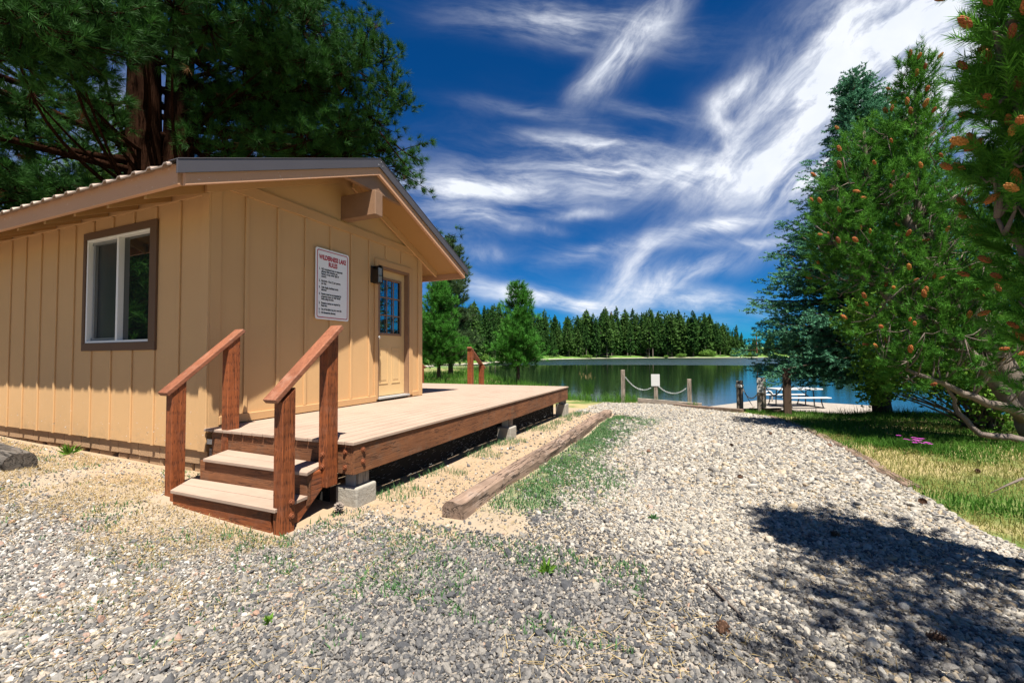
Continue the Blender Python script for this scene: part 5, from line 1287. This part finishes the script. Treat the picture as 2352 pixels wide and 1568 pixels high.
# middle pine: several stems leaning left out of one base beyond the frame
S = lambda *pp: [at(*p_) for p_ in pp]
baseA = at(2385, 1010, 9.6); baseA[2] = gz(baseA[0], baseA[1])
stA = [(S((2385, 1010, 9.6), (2330, 880, 9.5), (2250, 740, 9.5), (2160, 600, 9.4), (2110, 500, 9.3), (2105, 330, 9.3), (2100, 190, 9.3)), .17, .008),
       (S((2360, 960, 9.5), (2230, 815, 9.2), (2100, 715, 9.0), (1990, 640, 8.9), (1930, 560, 8.9)), .11, .02),
       (S((2340, 900, 9.5), (2200, 700, 9.3), (2060, 470, 9.1), (1990, 400, 9.1), (1985, 300, 9.1)), .10, .02),
       (S((2370, 960, 9.3), (2240, 915, 8.8), (2140, 870, 8.6), (2030, 830, 8.5)), .07, .015),
       (S((2350, 1010, 9.2), (2250, 1000, 8.9), (2190, 930, 8.9), (2170, 880, 8.8)), .05, .015)]
def bl(px, py, dist, rpx, wt, asp=1.0):
    c_ = at(px, py, dist); r_ = rpx/FPX*np.linalg.norm(c_-EYE)*.80; return (c_, r_, r_*asp, wt)
blA = [bl(2102, 205, 9.3, 30, .8, 2.2), bl(2108, 300, 9.3, 62, 1.2), bl(2000, 345, 9.1, 60, .7), bl(1965, 430, 9.1, 85, 1.1), bl(2080, 430, 9.3, 110, 1.5), bl(2160, 480, 9.3, 110, 1.3), bl(1930, 530, 8.9, 75, 1.0),
       bl(2010, 540, 9.0, 110, 1.3), bl(2120, 620, 9.0, 120, 1.2), bl(1950, 620, 8.9, 80, .9), bl(2230, 640, 9.2, 120, 1.3), bl(2060, 740, 8.8, 95, .8), bl(2180, 780, 8.8, 100, .8), bl(2300, 780, 9.0, 110, .9), bl(2080, 840, 8.5, 60, .4), bl(2290, 520, 9.3, 120, 1.1)]
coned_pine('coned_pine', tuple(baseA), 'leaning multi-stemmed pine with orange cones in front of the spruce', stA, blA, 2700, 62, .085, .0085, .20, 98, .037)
# front pine: large crown hanging in from the right edge, close to the camera
baseB = at(2700, 1150, 3.9); baseB[2] = gz(baseB[0], baseB[1])
stB = [(S((2700, 1150, 3.9), (2620, 700, 3.8), (2540, 380, 3.7), (2470, 130, 3.6), (2430, -40, 3.5)), .09, .015),
       ([baseB, np.array((7.45, -.9, 1.3)), np.array((7.2, -1.4, 2.6)), np.array((6.9, -1.5, 3.6)), np.array((6.8, -1.5, 4.5))], .09, .02),
       (S((2600, 700, 3.8), (2480, 480, 3.4), (2380, 330, 3.2), (2305, 180, 3.1), (2275, 60, 3.1)), .04, .008),
       (S((2640, 850, 3.8), (2450, 720, 3.5), (2370, 600, 3.3), (2290, 500, 3.2)), .04, .008)]
vis = lambda c_: bool((math.atan2(*(np.array((np.dot((c_-EYE)[:2], RH[:2]), np.dot((c_-EYE)[:2], FH[:2])))))) < .92)
blB = [bl(2355, 60, 3.1, 60, .8, 1.2), bl(2430, 20, 3.2, 95, 1.2), bl(2330, 205, 3.1, 52, .8), bl(2425, 190, 3.2, 95, 1.3), bl(2345, 330, 3.15, 60, .8), bl(2445, 370, 3.3, 100, 1.3), bl(2385, 480, 3.25, 85, 1.0), bl(2465, 560, 3.4, 110, 1.2),
       bl(2400, 630, 3.4, 80, .8), bl(2475, 740, 3.5, 100, .9), bl(2545, 240, 3.6, 140, 1.0), bl(2555, 900, 3.5, 120, .6), bl(2280, 415, 3.15, 22, .14), bl(2390, -110, 3.2, 60, .5),
       (np.array((6.7, -1.2, 3.3)), .8, .8, 1.5), (np.array((7.2, -1.7, 4.3)), 1.0, .9, 2.0), (np.array((6.9, -2.3, 3.0)), .8, .7, 1.2), (np.array((6.3, -2.3, 3.2)), .85, .75, 1.7), (np.array((6.95, -2.2, 4.6)), .8, .6, 1.3), (np.array((6.67, -1.5, 4.2)), .55, .5, 1.0), (np.array((7.6, -1.3, 2.2)), .7, .8, 1.0), (np.array((6.6, -.5, 3.0)), .6, .7, 1.1), (np.array((7.4, -1.1, 3.2)), .8, .8, 1.0)]
coned_pine('coned_pine', tuple(baseB), 'nearest pine with large orange cones filling the upper right edge', stB, blB, 1900, 110, .062, .0044, .15, 98, .025, mat='needles_front', cone_area=vis)

# --- deciduous shrub under the pines
def leafy(name, x, y, blobs, label, n, size, mat, stems=8, cat='shrub', bz=None):
    bz = gz(x, y) if bz is None else bz; T = thing(name, (x, y, bz), label, cat); mb = MB(); P = []
    ws = sum(b[3] for b in blobs)
    for c_, rx, rz, wt in blobs:
        k = int(n*wt/ws); g_ = unit(rng.normal(size=(k, 3)))*(rng.random(k)**.5)[:, None]; cl = g_[rng.integers(0, k, k)]*.82+rng.normal(0, .10, (k, 3)); P.append(np.array(c_)+cl*[rx, rx, rz])
        for s_ in range(stems): mb.tube(curve((x+rng.normal(0, .1), y+rng.normal(0, .1), bz), np.array(c_)+rng.normal(0, .4, 3)*[rx, rx, rz], .1, 6, .06), tapered(7, .022, .004), 5)
    P = np.concatenate(P); N = len(P); d = unit(rng.normal(size=(N, 3))+[0, -.2, .3]); s_ = perp(d); L = size*rng.uniform(.6, 1.3, N)[:, None]
    V = np.stack([P, P+d*L*.5+s_*L*.33, P+d*L, P+d*L*.5-s_*L*.33], 1)
    mb.build('stems', 'bark_grey', T, smooth=True); tri_mesh('foliage', V, rng.random(N), mat, T); return T
def blw(px, py, dist, rpx, wt, asp=1.0):
    c_ = at(px, py, dist); r_ = rpx/FPX*np.linalg.norm(c_-EYE)*.85; return (c_, r_, r_*asp, wt)
q = at(2260, 950, 11.2)
leafy('leafy_shrub', q[0], q[1], [blw(2050, 830, 10.6, 85, .9), blw(2010, 890, 10.5, 45, .4), blw(2150, 700, 11, 130, 1.2), blw(2260, 800, 11, 130, 1.4), blw(2330, 640, 11, 120, 1.2), blw(2340, 900, 10.5, 90, .9), blw(2200, 880, 11, 70, .5), blw(1990, 740, 10.6, 70, .6)],
      'yellow green leafy shrub growing under the coned pines', 15000, .075, 'leaves_shrub', 5)

# --- far forest across the lake
def far_proto(H, rad, z0, mat, seed, nw=26, per=11):
    g_ = np.random.default_rng(seed); V = []; TI = []
    for i in range(nw):
        f_ = i/(nw-1); z = z0+(H-z0)*f_; Rr = rad*((1-f_)**.60*(.60+.40*min(1, f_*5)))+.25
        for k in range(per):
            az = g_.uniform(0, 6.283); L = Rr*g_.uniform(.55, 1.15); d = np.array((math.cos(az), math.sin(az), 0)); s_ = np.array((-d[1], d[0], 0))
            for j in range(5):
                u_ = g_.uniform(.3, 1); c_ = d*L*u_+np.array((0, 0, z+g_.normal(0, .35)-L*.12*u_)); w_ = (.28+.28*L*(1.1-u_*.6))*g_.uniform(.7, 1.3)
                dd = unit(d*.8+g_.normal(0, .5, 3)+[0, 0, -.1]); ss = unit(np.cross(dd, g_.normal(size=3)))
                V.append([c_-dd*w_*.4-ss*w_*.5, c_-dd*w_*.3+ss*w_*.5, c_+dd*w_*1.1]); TI.append(np.clip(.30+.35*u_+g_.normal(0, .12), 0, 1))
    return np.array(V), TI
protos = []
specs = [(29, 5.4, 4.5, 'needles_forest'), (26, 4.2, 2.5, 'needles_forest'), (31, 6.4, 8.0, 'needles_forest_light'), (20, 5.6, 1.0, 'needles_forest_light'), (28, 3.6, 9.0, 'needles_forest')]
FG = 'conifers of the forest on the far shore'
FL_ = 'dark green conifer in the forest wall on the far lake shore'
def far_tree(px, r, H0, kind, label=FL_, group=FG, name='forest_conifer', mat=None):
    a = (px-1176)/FPX; d = np.array((RH[0]*a+FH[0], RH[1]*a+FH[1])); d /= np.linalg.norm(d); x_, y_ = EYE[0]+d[0]*r, EYE[1]+d[1]*r; z_ = gz(x_, y_)-.4
    while len(protos) <= kind: 
        H, rad, z0, mt = specs[len(protos)]; T = thing(name, (0, 0, 0), label, 'conifer', group); V, tt = far_proto(H, rad, z0, mt, 100+len(protos)); tri_mesh('crown', V, tt, mt, T)
        MB().tube([(0, 0, -.5), (0, 0, H*.5), (0, 0, H*.96)], [.36, .24, .04], 6).build('trunk', 'bark_grey', T); protos.append([T, False])
    p_ = protos[kind]; T = p_[0] if not p_[1] else copy_tree(p_[0]); p_[1] = True
    s_ = H0/specs[kind][0]; T.location = (x_, y_, z_); T.rotation_euler = (0, 0, random.uniform(0, 6.28)); T.scale = (s_*random.uniform(.85, 1.15), s_*random.uniform(.85, 1.15), s_)
    meta(T, label, 'conifer', group)
    if mat:
        for ch in T.children:
            if ch.name.startswith('crown'): ch.data = ch.data.copy(); ch.data.materials[0] = MAT[mat]
    return T
for kk in range(5): far_tree(1300+80*kk, 330, 28, kk)
def sr_px(px): return float(shore_r(math.atan((px-1176)/FPX)))
TOPS = [(880, 712), (1000, 716), (1090, 705), (1130, 712), (1180, 716), (1262, 722), (1285, 735), (1330, 722), (1400, 716), (1500, 714), (1600, 713), (1650, 730), (1690, 752), (1725, 790), (1760, 770), (1850, 740), (2100, 730), (2352, 720)]
px = 880.0
while px < 2345:
    for row in range(3):
        r = sr_px(px)+random.uniform(7, 15)+row*13; topy = np.interp(px, [t_[0] for t_ in TOPS], [t_[1] for t_ in TOPS])+random.uniform(-9, 22)+(0 if row else 26)*random.random()
        a = (px-1176)/FPX; horiz = 813.5-(px-1500)*.0066; H0 = (horiz-topy)/FPX*r*math.sqrt(1+a*a)*1.0/ math.sqrt(1+a*a)*1.0
        H0 = (horiz-topy)/FPX*(r/math.sqrt(1+a*a))+1.5
        if row == 0 and random.random() < .25: continue
        far_tree(px+random.uniform(-10, 10), r, max(H0, 6), random.randrange(5))
    px += 11.8 if px < 1760 else 32
far_tree(1405, 352, 34, 1, 'rust brown dying conifer poking out of the far forest top', None, mat='needles_rusty')
far_tree(1322, 340, 22, 3, 'dull brown conifer inside the far forest wall left of the bare bank', None, mat='needles_rusty')
# young growth, shrubs and snag along the far bank
sh0 = None
for i, (px, r_off, s_, lab) in enumerate(((1565, 4, 3.0, 'low green bush on the far bank left of the pale bush'), (1530, 5, 2.2, 'smallest bush on the far bank below the meadow'), (1625, 6, 5.2, 'pale yellow green bush on the far shore, larger of the pair'), (1690, 6, 4.8, 'pale green bush on the far shore nearest the spruce'), (1720, 7, 4.0, 'bush on the far shore at the foot of the utility pole'), (1350, 5, 2.8, 'bush on the far bank at the left end of the pale shoreline'), (1110, 4, 2.6, 'bright bush on the near left lake bank beyond the deck rail'))):
    a = (px-1176)/FPX; d = np.array((RH[0]*a+FH[0], RH[1]*a+FH[1])); d /= np.linalg.norm(d); r = sr_px(px)+r_off; x_, y_ = EYE[0]+d[0]*r, EYE[1]+d[1]*r
    if sh0 is None:
        sh0 = leafy('shore_bush', 0, 0, [((0, 0, .45), .9, .5, 1), ((.6, .1, .35), .6, .38, .6), ((-.6, -.1, .35), .6, .36, .6)], lab, 1500, .16, 'leaves_far_shrub', 2, 'bush', 0.0); T = sh0
    else: T = copy_tree(sh0)
    T.location = (x_, y_, gz(x_, y_)-.1); T.scale = (s_, s_, s_*.95); T.rotation_euler = (0, 0, i*1.3); meta(T, lab, 'bush', 'bushes along the far shore')
def far_pole(px, r_off, H, rad, name, label, cat, mat):
    a = (px-1176)/FPX; d = np.array((RH[0]*a+FH[0], RH[1]*a+FH[1])); d /= np.linalg.norm(d); r = sr_px(px)+r_off; x_, y_ = EYE[0]+d[0]*r, EYE[1]+d[1]*r; z_ = gz(x_, y_)
    return meta(MB().tube([(x_, y_, z_-.5), (x_, y_, z_+H)], [rad, rad*.7], 8).build(name, mat, None, loc=(x_, y_, z_)), label, cat)
far_pole(1738, 6, 16.5, .38, 'utility_pole', 'tall brown utility pole on the far shore at the edge of the spruce', 'pole', 'handrail_z')
far_pole(1543, 10, 16, .32, 'dead_snag', 'bare pale dead trunk standing in the far forest', 'dead tree', 'grey_z')

# the far-off wood behind the front rows, one mass
V = []; TI = []
Vp, tp_ = far_proto(27, 6.0, 1.0, 'needles_forest', 300, 16, 8); Vp = Vp*[1.15, 1.15, 1]; tp_ = np.array(tp_)
for px in np.arange(870, 2350, 8.0):
    r = sr_px(px)+random.uniform(36, 60); a = (px-1176)/FPX; d = np.array((RH[0]*a+FH[0], RH[1]*a+FH[1])); d /= np.linalg.norm(d); x_, y_ = EYE[0]+d[0]*r, EYE[1]+d[1]*r; z_ = gz(x_, y_)-.4
    topy = np.interp(px, [t_[0] for t_ in TOPS], [t_[1] for t_ in TOPS])+random.uniform(2, 22); H0 = (813.5-(px-1500)*.0066-topy)/FPX*(r/math.sqrt(1+a*a))+1.3-z_
    s_ = max(H0, 5)/27; c_, sn = math.cos(px), math.sin(px); Rm = np.array(((c_, -sn, 0), (sn, c_, 0), (0, 0, 1)))
    V.append((Vp@Rm.T)*s_+[x_, y_, z_]); TI.append(tp_*.8)
meta(tri_mesh('far_wood', np.concatenate(V), np.concatenate(TI), 'needles_forest'), kind='stuff')
